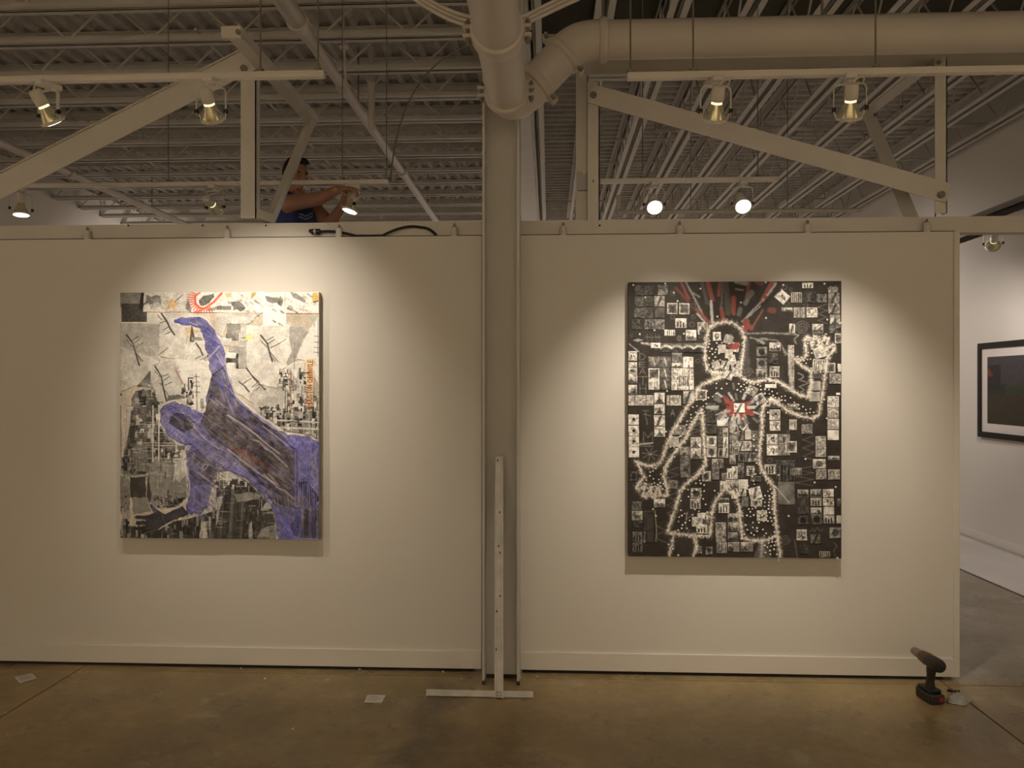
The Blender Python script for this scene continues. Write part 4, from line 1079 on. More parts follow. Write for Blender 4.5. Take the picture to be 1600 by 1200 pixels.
A_.line(L2((690, 770), (690, 1180)), 2.2, (140, 92, 76), .8); A_.line(L2((640, 960), (636, 1190)), 1.6, 60, .9); A_.line(L2((660, 960), (660, 1190)), 1.2, 90, .9)
for y in (805, 860, 930): A_.line(L2((590, y), (690, y)), 1.2, 70, .9)
A_.rects(bx4(L2, 590, 800, 660, 935), 24, (2, 5), (2, 5), [50, 80, 200], 9)
Z4 = L2((380, 1110), (600, 1100), (600, 1200), (420, 1200)); A_.fill(L2((390, 1115), (500, 1110), (590, 1130), (570, 1150), (410, 1150)), 60, .9, 30); A_.rects(Z4, 60, (1, 4), (2, 6), [50, 80, 120, 190], 10)
Z5 = L4((400, 0), (960, 0), (955, 250), (870, 200), (660, 170)); A_.fill(Z5, 120, 1, 30, A_.new()); A_.rects(Z5, 150, (1.5, 7), (2, 12), REF, 12)
for y in (75, 140): A_.line(L4((560, y - 8), (950, y + 8)), 2.6, 196, .95)
for x in (640, 700, 860, 940): A_.line(L4((x, 0), (x, 240)), 1.6, 175, .8)
A_.fill(L2((826, 662), (912, 655), (900, 1110), (836, 1116)), (206, 190, 158), .8, 20, A_.new(), 1.5)
def vtext(word, x0, x1, y0, y1, col, w_=1.0):
    """letters running upwards, as on a turned cutting"""
    n = len(word); st = (y1 - y0) / n
    for i, ch_ in enumerate(word):
        for pl in GL[ch_]:
            A_.line(L2(*[(x0 + (x1 - x0) * b, y1 - st * (i + .12 + .76 * a)) for a, b in pl]), w_, col, .95)
vtext('HOUSTON', 836, 884, 905, 1110, (128, 62, 36), .9); vtext('CHRONICLE', 846, 890, 672, 885, (136, 74, 42), .8)
# lower left: photographs of the plant
Z6 = L3((50, 440), (200, 300), (310, 320), (310, 480), (550, 440), (560, 600), (300, 600), (60, 600)); A_.fill(Z6, 108, 1, 20, A_.new(), 2); A_.rects(L3((60, 420), (190, 300), (200, 580), (60, 590)), 60, (1, 5), (3, 12), [40, 60, 90, 150], 13)
Z7 = L3((310, 480), (560, 440), (690, 600), (700, 780), (560, 880), (430, 900), (340, 850), (300, 600)); A_.fill(Z7, 126, 1, 10, A_.new(), 2)
A_.rects(L3((360, 790), (600, 800), (680, 820), (560, 900), (400, 890)), 90, (1, 6), (1.5, 7), [45, 60, 80, 100, 150], 14); A_.line(L3((505, 735), (510, 860)), 2.4, 60, .9); A_.line(L3((585, 790), (585, 880)), 1.2, 60)
A_.fill(L3((550, 440), (650, 420), (690, 580), (610, 660), (580, 640)), 168, 1, 18, A_.new(), 2); A_.line(L3((580, 470), (560, 640)), 1.4, 205, .8); A_.line(L3((620, 450), (620, 640)), 1.4, 140, .8)
A_.fill(L3((310, 600), (320, 620), (350, 780), (330, 860), (300, 790)), 60, .95, 20); A_.fill(L3((140, 610), (290, 600), (300, 800), (160, 800)), 60, 1, 18, A_.new(), 2)
A_.fill(L3((160, 800), (300, 800), (340, 930), (180, 960)), 118, 1, 12, A_.new(), 2); A_.fill(L3((50, 600), (130, 620), (150, 760), (130, 1000), (60, 960)), 118, 1, 24, A_.new(), 2); A_.rects(L3((60, 820), (140, 820), (140, 1180), (60, 1180)), 40, (1, 5), (4, 14), [50, 70, 110, 150], 15)
A_.line(L3((50, 590), (200, 605), (330, 575), (400, 562)), 2.4, 178, .9, .8); A_.line(L3((360, 780), (400, 700)), 1.4, 160, .8); A_.fill(L3((200, 580), (240, 550), (300, 560), (290, 585)), 50, .9)
Z8 = L3((60, 1060), (250, 1080), (420, 1100), (560, 1020), (720, 990), (1000, 900), (1000, 1190), (60, 1190)); A_.fill(Z8, 58, 1, 26, A_.new(), 2); A_.rects(Z8, 110, (1.5, 6), (6, 24), [38, 45, 60, 80, 120, 150], 16)
A_.fill(L3((820, 1030), (860, 1030), (880, 1185), (800, 1185)), 170, 1, 16, A_.new(), 2)
Z9 = L4((0, 560), (140, 545), (290, 640), (380, 690), (480, 830), (560, 1010), (560, 1190), (0, 1190)); A_.fill(Z9, 70, 1, 26, A_.new(), 2)
for k in range(46):
    r_ = np.random.default_rng(300 + k); x = r_.uniform(0, 540); y0 = 640 + max(0, x - 280) * .9 + r_.uniform(0, 60); A_.line(L4((x, y0), (x - 30, 1190)), r_.uniform(1.5, 4.5), r_.choice([38, 48, 62, 84, 105]), .7, 1.2)
A_.fill(L4((0, 560), (130, 545), (280, 650), (280, 700), (160, 715), (0, 700)), 176, 1, 20, A_.new(), 2); A_.rects(L4((0, 640), (280, 650), (280, 720), (0, 720)), 26, (3, 10), (4, 9), [45, 60, 80], 17)
A_.fill(L4((160, 760), (370, 740), (420, 790), (280, 830), (190, 840)), 128, 1, 20, A_.new(), 2)
A_.fill(L4((0, 800), (60, 780), (20, 1000), (0, 1060)), 170, .9, 16, A_.new(), 2); A_.fill(L4((300, 1040), (330, 1010), (340, 1185), (300, 1185)), 160, .9, 16)
A_.fill(L4((420, 1080), (555, 1030), (555, 1185), (370, 1185)), 112, 1, 24, A_.new(), 2); A_.fill(L4((390, 850), (440, 810), (560, 960), (560, 1030), (440, 1070), (410, 930)), 58, 1, 16, A_.new(), 2); A_.fill(L4((410, 900), (480, 830), (520, 880), (480, 910), (430, 915)), 150, 1, 10, A_.new(), 2)
r_ = np.random.default_rng(55)
for Z, n in ((Z1, 170), (Z6, 90), (Z7, 26), (Z8, 120), (Z9, 150), (Z5, 70), (Z3, 90)):
    zx = [p[0] for p in Z]; zy = [p[1] for p in Z]
    for _ in range(n):
        x, y = r_.uniform(min(zx), max(zx)), r_.uniform(min(zy), max(zy))
        if not inside(x, y, Z): continue
        hz_ = r_.random() < .5; L_ = r_.uniform(3, 16); A_.line([(x, y), (x + L_, y + r_.uniform(-.6, .6)) if hz_ else (x + r_.uniform(-.6, .6), y + L_)], r_.uniform(.5, 1.3), r_.choice([36, 50, 120, 165, 200]), r_.uniform(.4, .85))
for k in range(70):
    x, y = r_.uniform(195, 490), r_.uniform(508, 625); A_.fill([(x, y), (x + r_.uniform(8, 26), y + r_.uniform(-6, 8)), (x + r_.uniform(4, 20), y + r_.uniform(8, 24))], r_.choice([165, 190, 205, 214]), .22, 24, None, 4)
# the blue figure
fig = C6((278, 165), (300, 156), (350, 152), (390, 146), (420, 165), (440, 195), (465, 230), (490, 280), (498, 340), (510, 390), (525, 430), (540, 480), (560, 505), (610, 545), (660, 585), (720, 625), (762, 648), (855, 655), (868, 668), (905, 680), (906, 1096), (722, 1096), (716, 1010), (702, 960), (680, 930), (640, 890), (600, 850), (560, 820), (520, 805), (470, 806), (446, 850), (440, 900), (424, 960), (400, 985), (340, 990), (332, 965), (345, 920), (342, 870), (336, 800), (330, 750), (348, 715), (362, 697), (320, 690), (270, 670), (237, 632), (220, 588), (222, 550), (240, 525), (280, 513), (320, 525), (360, 545), (402, 563), (420, 540), (416, 490), (432, 455), (440, 400), (430, 340), (418, 290), (403, 240), (392, 200), (360, 186), (300, 183))
flab = A_.new(); A_.line(fig + fig[:1], 3.2, 212, .75, 1.6)
A_.fill(fig, (106, 104, 146), 1, 60, flab, 3.5)
def dark(pts, col=(74, 69, 74), var=70, al=.94, lab=None): A_.fill(pts, col, al, var, lab if lab else A_.new(), 2)
dark(C6((428, 500), (440, 468), (490, 440), (530, 480), (560, 520), (650, 592), (740, 652), (775, 700), (812, 716), (812, 820), (830, 870), (865, 958), (712, 955), (640, 850), (560, 770), (500, 712), (440, 662), (395, 602), (412, 560)))
dark(C6((440, 402), (498, 360), (515, 420), (540, 478), (500, 440), (440, 470), (418, 495)), (72, 70, 82)); dark(C6((265, 580), (290, 560), (330, 570), (370, 600), (362, 628), (330, 643), (290, 630), (262, 604)), (58, 54, 58), 10)
dark(C6((340, 738), (380, 716), (470, 802), (440, 860), (352, 880)), (76, 74, 88)); dark(C6((722, 958), (890, 958), (892, 1088), (800, 1090), (780, 1050)), (112, 106, 112), 14)
dark(C6((812, 850), (850, 852), (905, 925), (872, 962), (832, 902)), (48, 46, 48), 5); dark(C6((835, 968), (886, 966), (892, 1088), (822, 1088)), (62, 60, 64), 8); dark(C6((778, 1040), (798, 1002), (815, 1000), (806, 1078), (792, 1076)), (58, 56, 60), 6)
# reaching dark hand
dark(L3((470, 960), (640, 880), (700, 950), (560, 1015), (480, 1050), (400, 1110), (270, 1150), (255, 1130), (330, 1085), (200, 1110), (180, 1090), (300, 1060), (195, 1050), (200, 1030), (310, 1020), (180, 990), (200, 970), (320, 965), (370, 940), (330, 870), (350, 860), (430, 930)), (50, 50, 60), 12)
A_.fill(L3((340, 850), (380, 900), (420, 920), (370, 945), (330, 880)), (88, 84, 126), .8, 20); A_.line(L3((480, 1050), (440, 940)), 1.4, 110, .7)
for a, b in (((300, 1060), (210, 1075)), ((320, 1010), (200, 1005)), ((400, 1100), (280, 1140))): A_.line(L3(a, b), 1.1, 105, .7)
A_.line(L3((340, 850), (430, 925), (520, 915), (640, 860), (700, 780), (710, 680), (690, 560), (650, 420)), 2.0, 196, .8, .8); A_.line(L3((430, 1090), (560, 1015), (700, 985), (870, 935), (890, 800), (920, 640), (985, 560)), 1.8, 190, .75, .8)
# brush strokes of blue and pale lines following the body
r_ = np.random.default_rng(77); nn_ = 0
while nn_ < 900:
    x, y = r_.uniform(250, 500), r_.uniform(490, 842)
    if not inside(x, y, fig): continue
    nn_ += 1; L_ = r_.uniform(5, 26); a_ = .66 if y > 640 or x < 340 else 1.2
    edge = not inside(x + 16, y - 16, fig) or not inside(x - 16, y + 16, fig)
    if x > 460 and y > 670: a_ = 1.57
    cl = [(88, 90, 168), (70, 72, 150), (116, 116, 182), (158, 158, 190)][r_.integers(4)] if (edge or (x > 458 and y > 668) or r_.random() < .14) else [(90, 85, 92), (54, 51, 58), (116, 109, 112), (72, 68, 96), (140, 134, 138)][r_.integers(5)]
    A_.line([(x, y), (x + L_ * math.cos(a_), y + L_ * math.sin(a_))], r_.uniform(.8, 2.4), cl, .5, .9)
for k in range(90):
    x, y = r_.uniform(438, 470), r_.uniform(790, 842); A_.line([(x, y), (x + r_.uniform(-4, 4), y + r_.uniform(4, 10))], 1.6, [(76, 80, 180), (94, 96, 184)][k % 2], .6 if inside(x, y, fig) else 0)
for k in range(70):
    x, y = r_.uniform(446, 499), r_.uniform(682, 702); 
    if inside(x, y, fig): A_.line([(x, y), (x + r_.uniform(-6, 6), y + r_.uniform(-3, 6))], 2.0, [(96, 98, 192), (124, 126, 200)][k % 2], .7)
for k in range(16):
    t_ = k / 16; A_.line([(490 + r_.uniform(-8, 8), 700 + t_ * 60), (490 + r_.uniform(-8, 8), 712 + t_ * 60)], 1.2, 160, .5)
for k in range(44):                                      # woven grid at the hip and leg
    x = 462 + (k % 11) * 3.6; A_.line([(x, 700), (x + 1, 790)], .8, (120, 118, 190), .3); y = 694 + k * 2.3; A_.line([(458, y), (499, y + 1)], .7, (60, 60, 130), .3)
for k in range(9): A_.line(L4((535 + k * 32, 770), (545 + k * 32, 880)), 1, 150, .45); A_.line(L4((540, 775 + k * 12), (850, 780 + k * 12)), .9, 140, .4)
for pts, w_ in ((L4((100, 340), (390, 560), (580, 680)), 1.5), (L4((430, 120), (660, 300)), 1.3), (L4((400, 60), (650, 220)), 1.2), (L4((340, 250), (400, 270), (450, 330), (520, 370), (660, 500)), 1.7), (L4((380, 215), (480, 300), (585, 380)), 1.5), (L4((100, 20), (240, 110), (380, 210)), 2.4), (L4((440, 570), (560, 690), (640, 730), (720, 800)), 1.8), (L4((480, 570), (570, 660)), 1.2), (L3((745, 130), (850, 240), (985, 340)), 1.4), (L3((790, 560), (910, 655)), 1.2), (L3((640, 0), (745, 110)), 1), (L1((870, 670), (985, 545)), 1.6), (L2((0, 620), (90, 780), (160, 960)), 1.4), (L3((820, 520), (850, 480), (885, 490), (850, 535), (820, 520)), 1)):
    A_.line(pts, w_, (186, 180, 196), .8, .7)
A_.fill(L4((110, 310), (240, 330), (440, 470), (520, 540), (480, 550), (330, 450), (200, 380)), (112, 70, 62), .55, 36, None, 5)
A_.fill(L1((640, 330), (560, 325), (550, 295), (640, 290), (725, 300), (720, 340)), (86, 88, 168), .8, 14); A_.line(L1((560, 320), (700, 345)), 1.6, (60, 60, 120), .8); A_.line(L1((700, 320), (775, 350)), 1.1, 200, .8); A_.line(L1((770, 310), (775, 350)), 1, 190, .7)
A_.line(fig[8:22], 1.2, 215, .45, 1.2)
wob = (A_.n2 - .5) * 26 + (A_.n3 - .5) * 26 + (A_.n1 - .5) * 30
A_.c = A_.c * (1 + .0030 * wob[..., None]) + A_.nn[..., None] * 14
vtext('HOUSTON', 838, 884, 905, 1108, (120, 60, 34), .7); vtext('CHRONICLE', 848, 890, 672, 885, (128, 68, 38), .7)
A_.c *= np.array([1.012, 1.0, .975])

def art_object(A, name, label, depth, m_front, m_side, group=None):
    """canvas box hung on the wall; every labelled sheet is a raised piece of its own"""
    q = [P(*c, -depth) for c in A.q]; xl_ = (q[0].x + q[3].x) / 2; xr_ = (q[1].x + q[2].x) / 2; zt_ = (q[0].z + q[1].z) / 2; zb_ = (q[2].z + q[3].z) / 2
    t = thing(name, ((xl_ + xr_) / 2, 0, (zt_ + zb_) / 2), label, 'painting', group)
    MB().box((xl_, -depth + .0006, zb_), (xr_, -.002, zt_)).build('canvas', m_side, t, bevel=.006)
    W, H = A.W, A.H; gx_ = xl_ + (xr_ - xl_) * np.arange(W + 1) / W; gz_ = zt_ + (zb_ - zt_) * np.arange(H + 1) / H
    lin = s2l(A.c * A.gain)
    def layer(mask, nm, y, skirt):
        jj, ii = np.nonzero(mask); n = len(jj)
        if n < 6: return
        idx = np.full((H + 1, W + 1), -1, int); corners = np.stack([jj * (W + 1) + ii, (jj + 1) * (W + 1) + ii, (jj + 1) * (W + 1) + ii + 1, jj * (W + 1) + ii + 1], 1)
        uq, inv = np.unique(corners, return_inverse=True); fc_ = inv.reshape(-1, 4); vj, vi = uq // (W + 1), uq % (W + 1)
        co = np.stack([gx_[vi], np.full(len(uq), y), gz_[vj]], 1); cols = lin[jj, ii]
        if skirt:
            pad = np.zeros((H + 2, W + 2), bool); pad[1:-1, 1:-1] = mask; add = []; ac = []
            for (dj, di, a, b) in ((-1, 0, 3, 0), (1, 0, 1, 2), (0, -1, 0, 1), (0, 1, 2, 3)):
                k = np.nonzero(~pad[jj + 1 + dj, ii + 1 + di])[0]; add.append(np.stack([fc_[k, a], fc_[k, b]], 1)); ac.append(cols[k])
            e = np.concatenate(add); ac = np.concatenate(ac); m = len(uq); lo = co.copy(); lo[:, 1] = y + skirt; co = np.concatenate([co, lo])
            fc_ = np.concatenate([fc_, np.stack([e[:, 1], e[:, 0], e[:, 0] + m, e[:, 1] + m], 1)]); cols = np.concatenate([cols, ac])
        me = bpy.data.meshes.new(nm); nf = len(fc_)
        me.vertices.add(len(co)); me.vertices.foreach_set('co', co.ravel().astype(np.float32)); me.loops.add(nf * 4); me.loops.foreach_set('vertex_index', fc_.ravel().astype(np.int32))
        me.polygons.add(nf); me.polygons.foreach_set('loop_start', (np.arange(nf) * 4).astype(np.int32)); me.update(calc_edges=True)
        a = me.color_attributes.new('Col', 'FLOAT_COLOR', 'CORNER'); cc = np.ones((nf * 4, 4), np.float32); cc[:, :3] = np.repeat(cols, 4, 0); a.data.foreach_set('color', cc.ravel())
        me.materials.append(m_front); o = bpy.data.objects.new(nm, me); COL.objects.link(o); o.parent = t; o.matrix_parent_inverse = Matrix.Translation(t.location).inverted(); return o
    layer(np.ones((H, W), bool), 'ground_layer', -depth, 0)
    for k in range(1, A.nl + 1):
        nm = A.names.get(k, 'paper_piece'); lift = .0011 + .0006 * (k % 4) + A.lift.get(k, 0)
        layer(A.lab == k, nm, -depth - lift, lift)
    return t
def art_mat(name, rough, coat):
    m = bpy.data.materials.new(name); m.use_nodes = True; nt = m.node_tree; b = nt.nodes['Principled BSDF']
    a = nt.nodes.new('ShaderNodeVertexColor'); a.layer_name = 'Col'; nt.links.new(a.outputs['Color'], b.inputs['Base Color']); b.inputs['Roughness'].default_value = rough
    b.inputs['Specular IOR Level'].default_value = coat
    tc = nt.nodes.new('ShaderNodeTexCoord'); n = nt.nodes.new('ShaderNodeTexNoise'); n.inputs['Scale'].default_value = 70; n.inputs['Detail'].default_value = 4; nt.links.new(tc.outputs['Object'], n.inputs['Vector'])
    p = nt.nodes.new('ShaderNodeBump'); p.inputs['Strength'].default_value = .25; p.inputs['Distance'].default_value = .004; nt.links.new(n.outputs['Fac'], p.inputs['Height']); nt.links.new(p.outputs['Normal'], b.inputs['Normal']); return m
A_.gain = 1.2; A_.names = {flab: 'painted_figure'}; A_.lift = {flab: .001}
M_edge = mat('canvas_edge', (.34, .31, .27), .8, var=.15, scale=12)
art_object(A_, 'collage_painting', 'collage canvas with a blue painted figure reaching up and down, on the left wall', .045, art_mat('collage_paper_and_paint', .5, .35), M_edge)

# ---------------------------------------------------------------- right: black panel of small photographs with a white outlined figure
B_ = Ras((982.7, 442.7), (1317, 437.3), (1312.3, 874.5), (981, 867.5), 495, 640, (50, 46, 43))
B_.c += (B_.nn[..., None]) * 22
def RC(i): ox, oy = ((975, 435), (1145, 435), (975, 580), (1145, 580), (975, 725), (1145, 725))[i]; return lambda *p: [(ox + a / 7.743, oy + b / 7.743) for a, b in p]
R1, R2, R3, R4, R5, R6 = (RC(i) for i in range(6))
D7 = lambda *p: [(960 + a / 2.5, 420 + b / 2.5) for a, b in p]
B_.gain = 1.1; B_.names = {}; B_.lift = {}
pc = [0]
def photo(x0, y0, x1, y1, st, tone=150, f=None, rot=0):
    """one little photograph: border, sky or ground tone and a few blobs of its own"""
    pc[0] += 1; r_ = np.random.default_rng(500 + pc[0])
    if f: (x0, y0), (x1, y1) = f((x0, y0), (x1, y1))
    cx_, cy_, w_, h_ = (x0 + x1) / 2, (y0 + y1) / 2, (x1 - x0), (y1 - y0); ca, sa = math.cos(rot), math.sin(rot)
    T = lambda a, b: (cx_ + (a - .5) * w_ * ca - (b - .5) * h_ * sa, cy_ + (a - .5) * w_ * sa + (b - .5) * h_ * ca)
    box_ = lambda a0, b0, a1, b1: [T(a0, b0), T(a1, b0), T(a1, b1), T(a0, b1)]
    k = B_.new(); B_.names[k] = 'photo_print'; B_.lift[k] = .0006
    wm = np.array([1.02, 1.0, .97]); col = lambda g_: np.clip(g_, 22, 240) * wm
    B_.fill(box_(0, 0, 1, 1), col(tone), 1, 12, k)
    if st == 'land':      # bright sky, dark ground
        h0 = r_.uniform(.5, .75); B_.fill([T(0, h0)] + [T(i / 5, h0 + r_.uniform(-.12, .1)) for i in range(1, 5)] + [T(1, h0), T(1, 1), T(0, 1)], col(tone * .45), 1, 30)
        for _ in range(3): a = r_.uniform(.1, .9); B_.fill(box_(a, h0 - r_.uniform(.1, .35), a + .1, h0 + .1), col(tone * .35), .9)
    elif st == 'dark':
        for _ in range(7): a, b = r_.uniform(0, .8, 2); B_.fill(box_(a, b, min(1, a + r_.uniform(.1, .4)), min(1, b + r_.uniform(.1, .4))), col(tone * r_.uniform(.5, 1.7)), .7, 20)
    elif st == 'tex':
        for _ in range(26): a, b = r_.uniform(.04, .9, 2); B_.fill(box_(a, b, min(.97, a + .1), min(.97, b + .09)), col(tone * r_.uniform(.35, 1.25)), .8)
    elif st == 'blob':
        for _ in range(5): a, b = r_.uniform(.25, .62, 2); B_.fill([T(a, b), T(a + r_.uniform(.05, .3), b + r_.uniform(-.1, .1)), T(a + r_.uniform(0, .2), b + r_.uniform(.1, .35))], col(tone * .25), .95)
    elif st == 'bug':
        B_.fill([T(.5, .22), T(.56, .35), T(.74, .42), T(.6, .5), T(.68, .66), T(.5, .6), T(.3, .66), T(.42, .5), T(.26, .42), T(.44, .35)], col(40), 1, 0, None, 1.2)
    elif st == 'ray':
        B_.line([T(.42, .15), T(.6, .9)], 1.8, col(205), .9, .6); B_.fill(box_(0, .75, 1, 1), col(tone * .7), .5, 10)
    elif st == 'post':
        B_.fill([T(.3, 1), T(.36, .1), T(.5, .1), T(.52, 1)], col(235), .9); B_.fill([T(.5, 1), T(.55, .3), T(.62, 1)], col(70), .9)
    elif st == 'frame':
        B_.fill(box_(.12, .12, .88, .88), col(tone * .55), 1, 30); B_.fill(box_(.3, .35, .7, .75), col(tone * .4), .8, 20)
    elif st == 'peak':
        B_.fill([T(.05, 1), T(.4, .6), T(.5, .25), T(.6, .6), T(.95, 1)], col(tone * .4), 1, 20)
    elif st == 'bars':
        for i in range(5): a = .08 + i * .19; B_.fill(box_(a, .05, a + r_.uniform(.05, .11), .97), col(tone * r_.uniform(.35, .6)), .9)
    elif st == 'figs':
        for i in range(3): a = .15 + i * .26; B_.fill(box_(a, r_.uniform(.25, .45), a + .13, .92), col(tone * .28), .95)
    elif st == 'slash':
        B_.fill([T(.55, 0), T(.8, 0), T(.4, 1), T(.15, 1)], col(tone * .4), .9, 10)
    elif st == 'dash':
        B_.fill(box_(.0, .35, 1, 1), col(tone * .5), .9, 20); B_.line([T(0, .5), T(.35, .28), T(.65, .32), T(1, .5)], 3.0, col(235), .9, 1.2)
    elif st == 'oval':
        tt = np.linspace(0, 6.28, 14); B_.fill([T(.5 + .3 * math.cos(a), .5 + .36 * math.sin(a)) for a in tt], col(tone * .4), .9, 16)
    sl_, m_k = B_.mask(box_(0, 0, 1, 1)); gz = (B_.n1[sl_] - .5) * (.62 if st != 'blank' else .12) + (B_.n2[sl_] - .5) * .3 + (B_.n0[sl_] - .5) * .14
    B_.c[sl_] = np.where(m_k[..., None], np.clip(B_.c[sl_] * (1 + gz[..., None]), 16, 244), B_.c[sl_])
    if tone > 120 and st not in ('ray', 'blank', 'dash'): B_.line(box_(.02, .02, .98, .98) + box_(.02, .02, .98, .98)[:1], .9, col(min(235, tone * 1.2)), .6)
# --- top left
for x, y, st, g_ in ((140, 95, 'tex', 82), (245, 95, 'dark', 68), (418, 90, 'tex', 118), (135, 230, 'tex', 90), (245, 228, 'tex', 66), (380, 225, 'slash', 150), (128, 365, 'tex', 92), (232, 365, 'tex', 78), (380, 362, 'blank', 84), (100, 505, 'dark', 70), (250, 505, 'blob', 92), (380, 502, 'blob', 112)):
    photo(x, y, x + 122, y + 122, st, g_, R1)
for x in (532, 680): photo(x, 305, x + 125, 440, 'frame', 166, R1)
photo(632, 490, 768, 605, 'figs', 180, R1); photo(500, 628, 628, 698, 'bars', 205, R1); photo(760, 628, 885, 752, 'land', 205, R1); photo(905, 535, 1030, 660, 'peak', 150, R1)
photo(332, 785, 448, 850, 'blob', 215, R1)
for x in (455, 588, 725, 860): photo(x, 790, x + 128, 900, 'dash', 96, R1)
for y, st in ((888, 'blob'), (1020, 'land'), (1092, 'oval')): photo(48, y, 160, y + (112 if y != 1092 else 60), st, 190, R1)
photo(302, 950, 436, 1080, 'ray', 108, R1); photo(440, 950, 578, 1080, 'ray', 98, R1); photo(586, 905, 712, 1028, 'tex', 112, R1); photo(586, 1030, 712, 1085, 'land', 200, R1); photo(722, 952, 850, 1082, 'post', 190, R1)
photo(302, 1090, 434, 1222, 'frame', 180, R1); photo(440, 1086, 578, 1222, 'ray', 92, R1); photo(584, 1092, 716, 1226, 'post', 196, R1); photo(722, 1092, 850, 1226, 'post', 196, R1)
photo(302, 100, 434, 226, 'post', 190, R3); photo(440, 98, 576, 226, 'ray', 92, R3); photo(582, 108, 716, 232, 'post', 200, R3); photo(722, 104, 852, 232, 'post', 196, R3); photo(664, 66, 796, 186, 'bars', 170, R3)
photo(48, 36, 162, 152, 'land', 190, R3); photo(48, 168, 160, 284, 'land', 180, R3)
for x0, x1 in ((44, 128), (138, 264), (272, 362), (524, 556), (565, 695)): photo(x0, 295, x1, 415, 'tex', 170, R3)
photo(370, 264, 498, 388, 'peak', 205, R3); photo(370, 400, 498, 520, 'peak', 190, R3); photo(368, 534, 498, 658, 'slash', 210, R3); photo(368, 668, 498, 792, 'peak', 205, R3); photo(725, 240, 850, 390, 'slash', 150, R3); photo(880, 224, 1008, 350, 'frame', 185, R3)
for y in (526, 660, 788, 918): photo(55, y, 180, y + 122, 'bug', 222, R3)
photo(618, 655, 748, 768, 'tex', 130, R3); photo(548, 790, 666, 914, 'blank', 168, R3)
photo(682, 915, 806, 1020, 'dark', 120, R3); photo(682, 1024, 806, 1130, 'dark', 90, R3); photo(682, 0, 806, 165, 'dark', 100, R5)
for y in (800, 930): photo(812, y, 935, y + 124, 'peak', 175, R3)
for y in (385, 510, 640): photo(1005, y, 1128, y + 120, 'tex', 66, R3)
for y in (786, 918): photo(1005, y, 1124, y + 124, 'oval', 170, R3)
photo(1132, 575, 1262, 668, 'blank', 205, R3); photo(1068, 1060, 1140, 1190, 'figs', 150, R3)
# --- centre columns
for x, y, st, g_ in ((1140, 680, 'tex', 100), (1140, 800, 'tex', 90), (1140, 930, 'oval', 110), (1140, 1060, 'figs', 120), (1205, 690, 'figs', 190), (1205, 810, 'slash', 185), (1205, 930, 'slash', 180), (1285, 640, 'tex', 150), (1285, 750, 'tex', 120), (1285, 880, 'oval', 130), (1285, 1010, 'figs', 140)): photo(x, y, x + (60 if x == 1205 else 66), y + 116, st, g_, R3)
for x, y, st, g_ in ((0, 640, 'oval', 150), (0, 760, 'tex', 140), (0, 890, 'figs', 150), (60, 720, 'slash', 110), (150, 708, 'blank', 160), (70, 845, 'slash', 140), (150, 845, 'blob', 160), (70, 980, 'oval', 90), (150, 980, 'slash', 110), (60, 1110, 'dark', 80), (230, 720, 'tex', 90), (230, 850, 'tex', 96), (230, 980, 'dark', 80)): photo(x, y, x + 76, y + 120, st, g_, R4)
for x, y, st, g_, ro in ((20, 390, 'slash', 215, 0), (60, 575, 'frame', 190, .7), (175, 180, 'dark', 120, .5), (270, 280, 'slash', 170, -.5)): photo(x, y, x + 128, y + 118, st, g_, R4, ro)
photo(-10, 540, 60, 660, 'bars', 200, R4, .4)
# --- top right
photo(860, 44, 990, 108, 'figs', 180, R2); photo(725, 162, 852, 286, 'bars', 150, R2); photo(865, 150, 1010, 290, 'dark', 60, R2); photo(540, 150, 690, 280, 'blob', 215, R2, .72); photo(1032, 180, 1150, 286, 'blob', 110, R2)
photo(1172, 162, 1305, 288, 'slash', 120, R2); photo(1172, 295, 1305, 418, 'slash', 140, R2); photo(1190, 430, 1310, 550, 'peak', 150, R2); photo(1175, 560, 1315, 660, 'dark', 74, R2); photo(1246, 660, 1316, 780, 'frame', 150, R2)
photo(608, 348, 738, 402, 'land', 150, R2); photo(756, 348, 825, 470, 'bars', 160, R2); photo(836, 348, 890, 470, 'bars', 150, R2); photo(908, 345, 1038, 466, 'tex', 165, R2); photo(700, 545, 766, 660, 'slash', 170, R2); photo(978, 545, 1106, 660, 'land', 165, R2)
photo(300, 730, 424, 800, 'dark', 80, R2); photo(300, 830, 426, 942, 'oval', 110, R2); photo(300, 965, 426, 1086, 'oval', 115, R2); photo(295, 1092, 430, 1215, 'land', 120, R2); photo(458, 775, 590, 880, 'land', 165, R2); photo(458, 1062, 575, 1195, 'figs', 150, R2); photo(445, 900, 560, 1040, 'dark', 60, R2)
for y in (805, 930, 1060): photo(682, y, 752, y + 124, 'tex', 150, R2)
photo(990, 830, 1120, 960, 'tex', 165, R2, -.3); photo(978, 975, 1118, 1100, 'bars', 190, R2, .05); photo(1136, 1018, 1246, 1140, 'frame', 175, R2); photo(1276, 1030, 1316, 1130, 'blank', 215, R2); photo(1176, 1150, 1310, 1250, 'oval', 130, R2)
for y in (-30, 116, 248): photo(950 - y * .08, y, 1078 - y * .08, y + 118, 'land' if y < 0 else 'blank', 150, R4)
photo(692, -20, 752, 90, 'tex', 160, R4); photo(692, 100, 752, 225, 'tex', 150, R4); photo(400, 156, 538, 202, 'blank', 190, R4); photo(386, 206, 545, 292, 'dark', 40, R4); photo(1178, 30, 1308, 150, 'blob', 150, R4); photo(458, -40, 572, 68, 'figs', 140, R4)
photo(1148, 304, 1284, 432, 'tex', 185, R4); photo(1148, 442, 1280, 564, 'tex', 150, R4); photo(1148, 576, 1280, 702, 'tex', 180, R4); photo(1146, 712, 1280, 838, 'blank', 228, R4); photo(1252, 262, 1300, 288, 'blank', 215, R4); photo(1150, 1030, 1285, 1078, 'land', 170, R4)
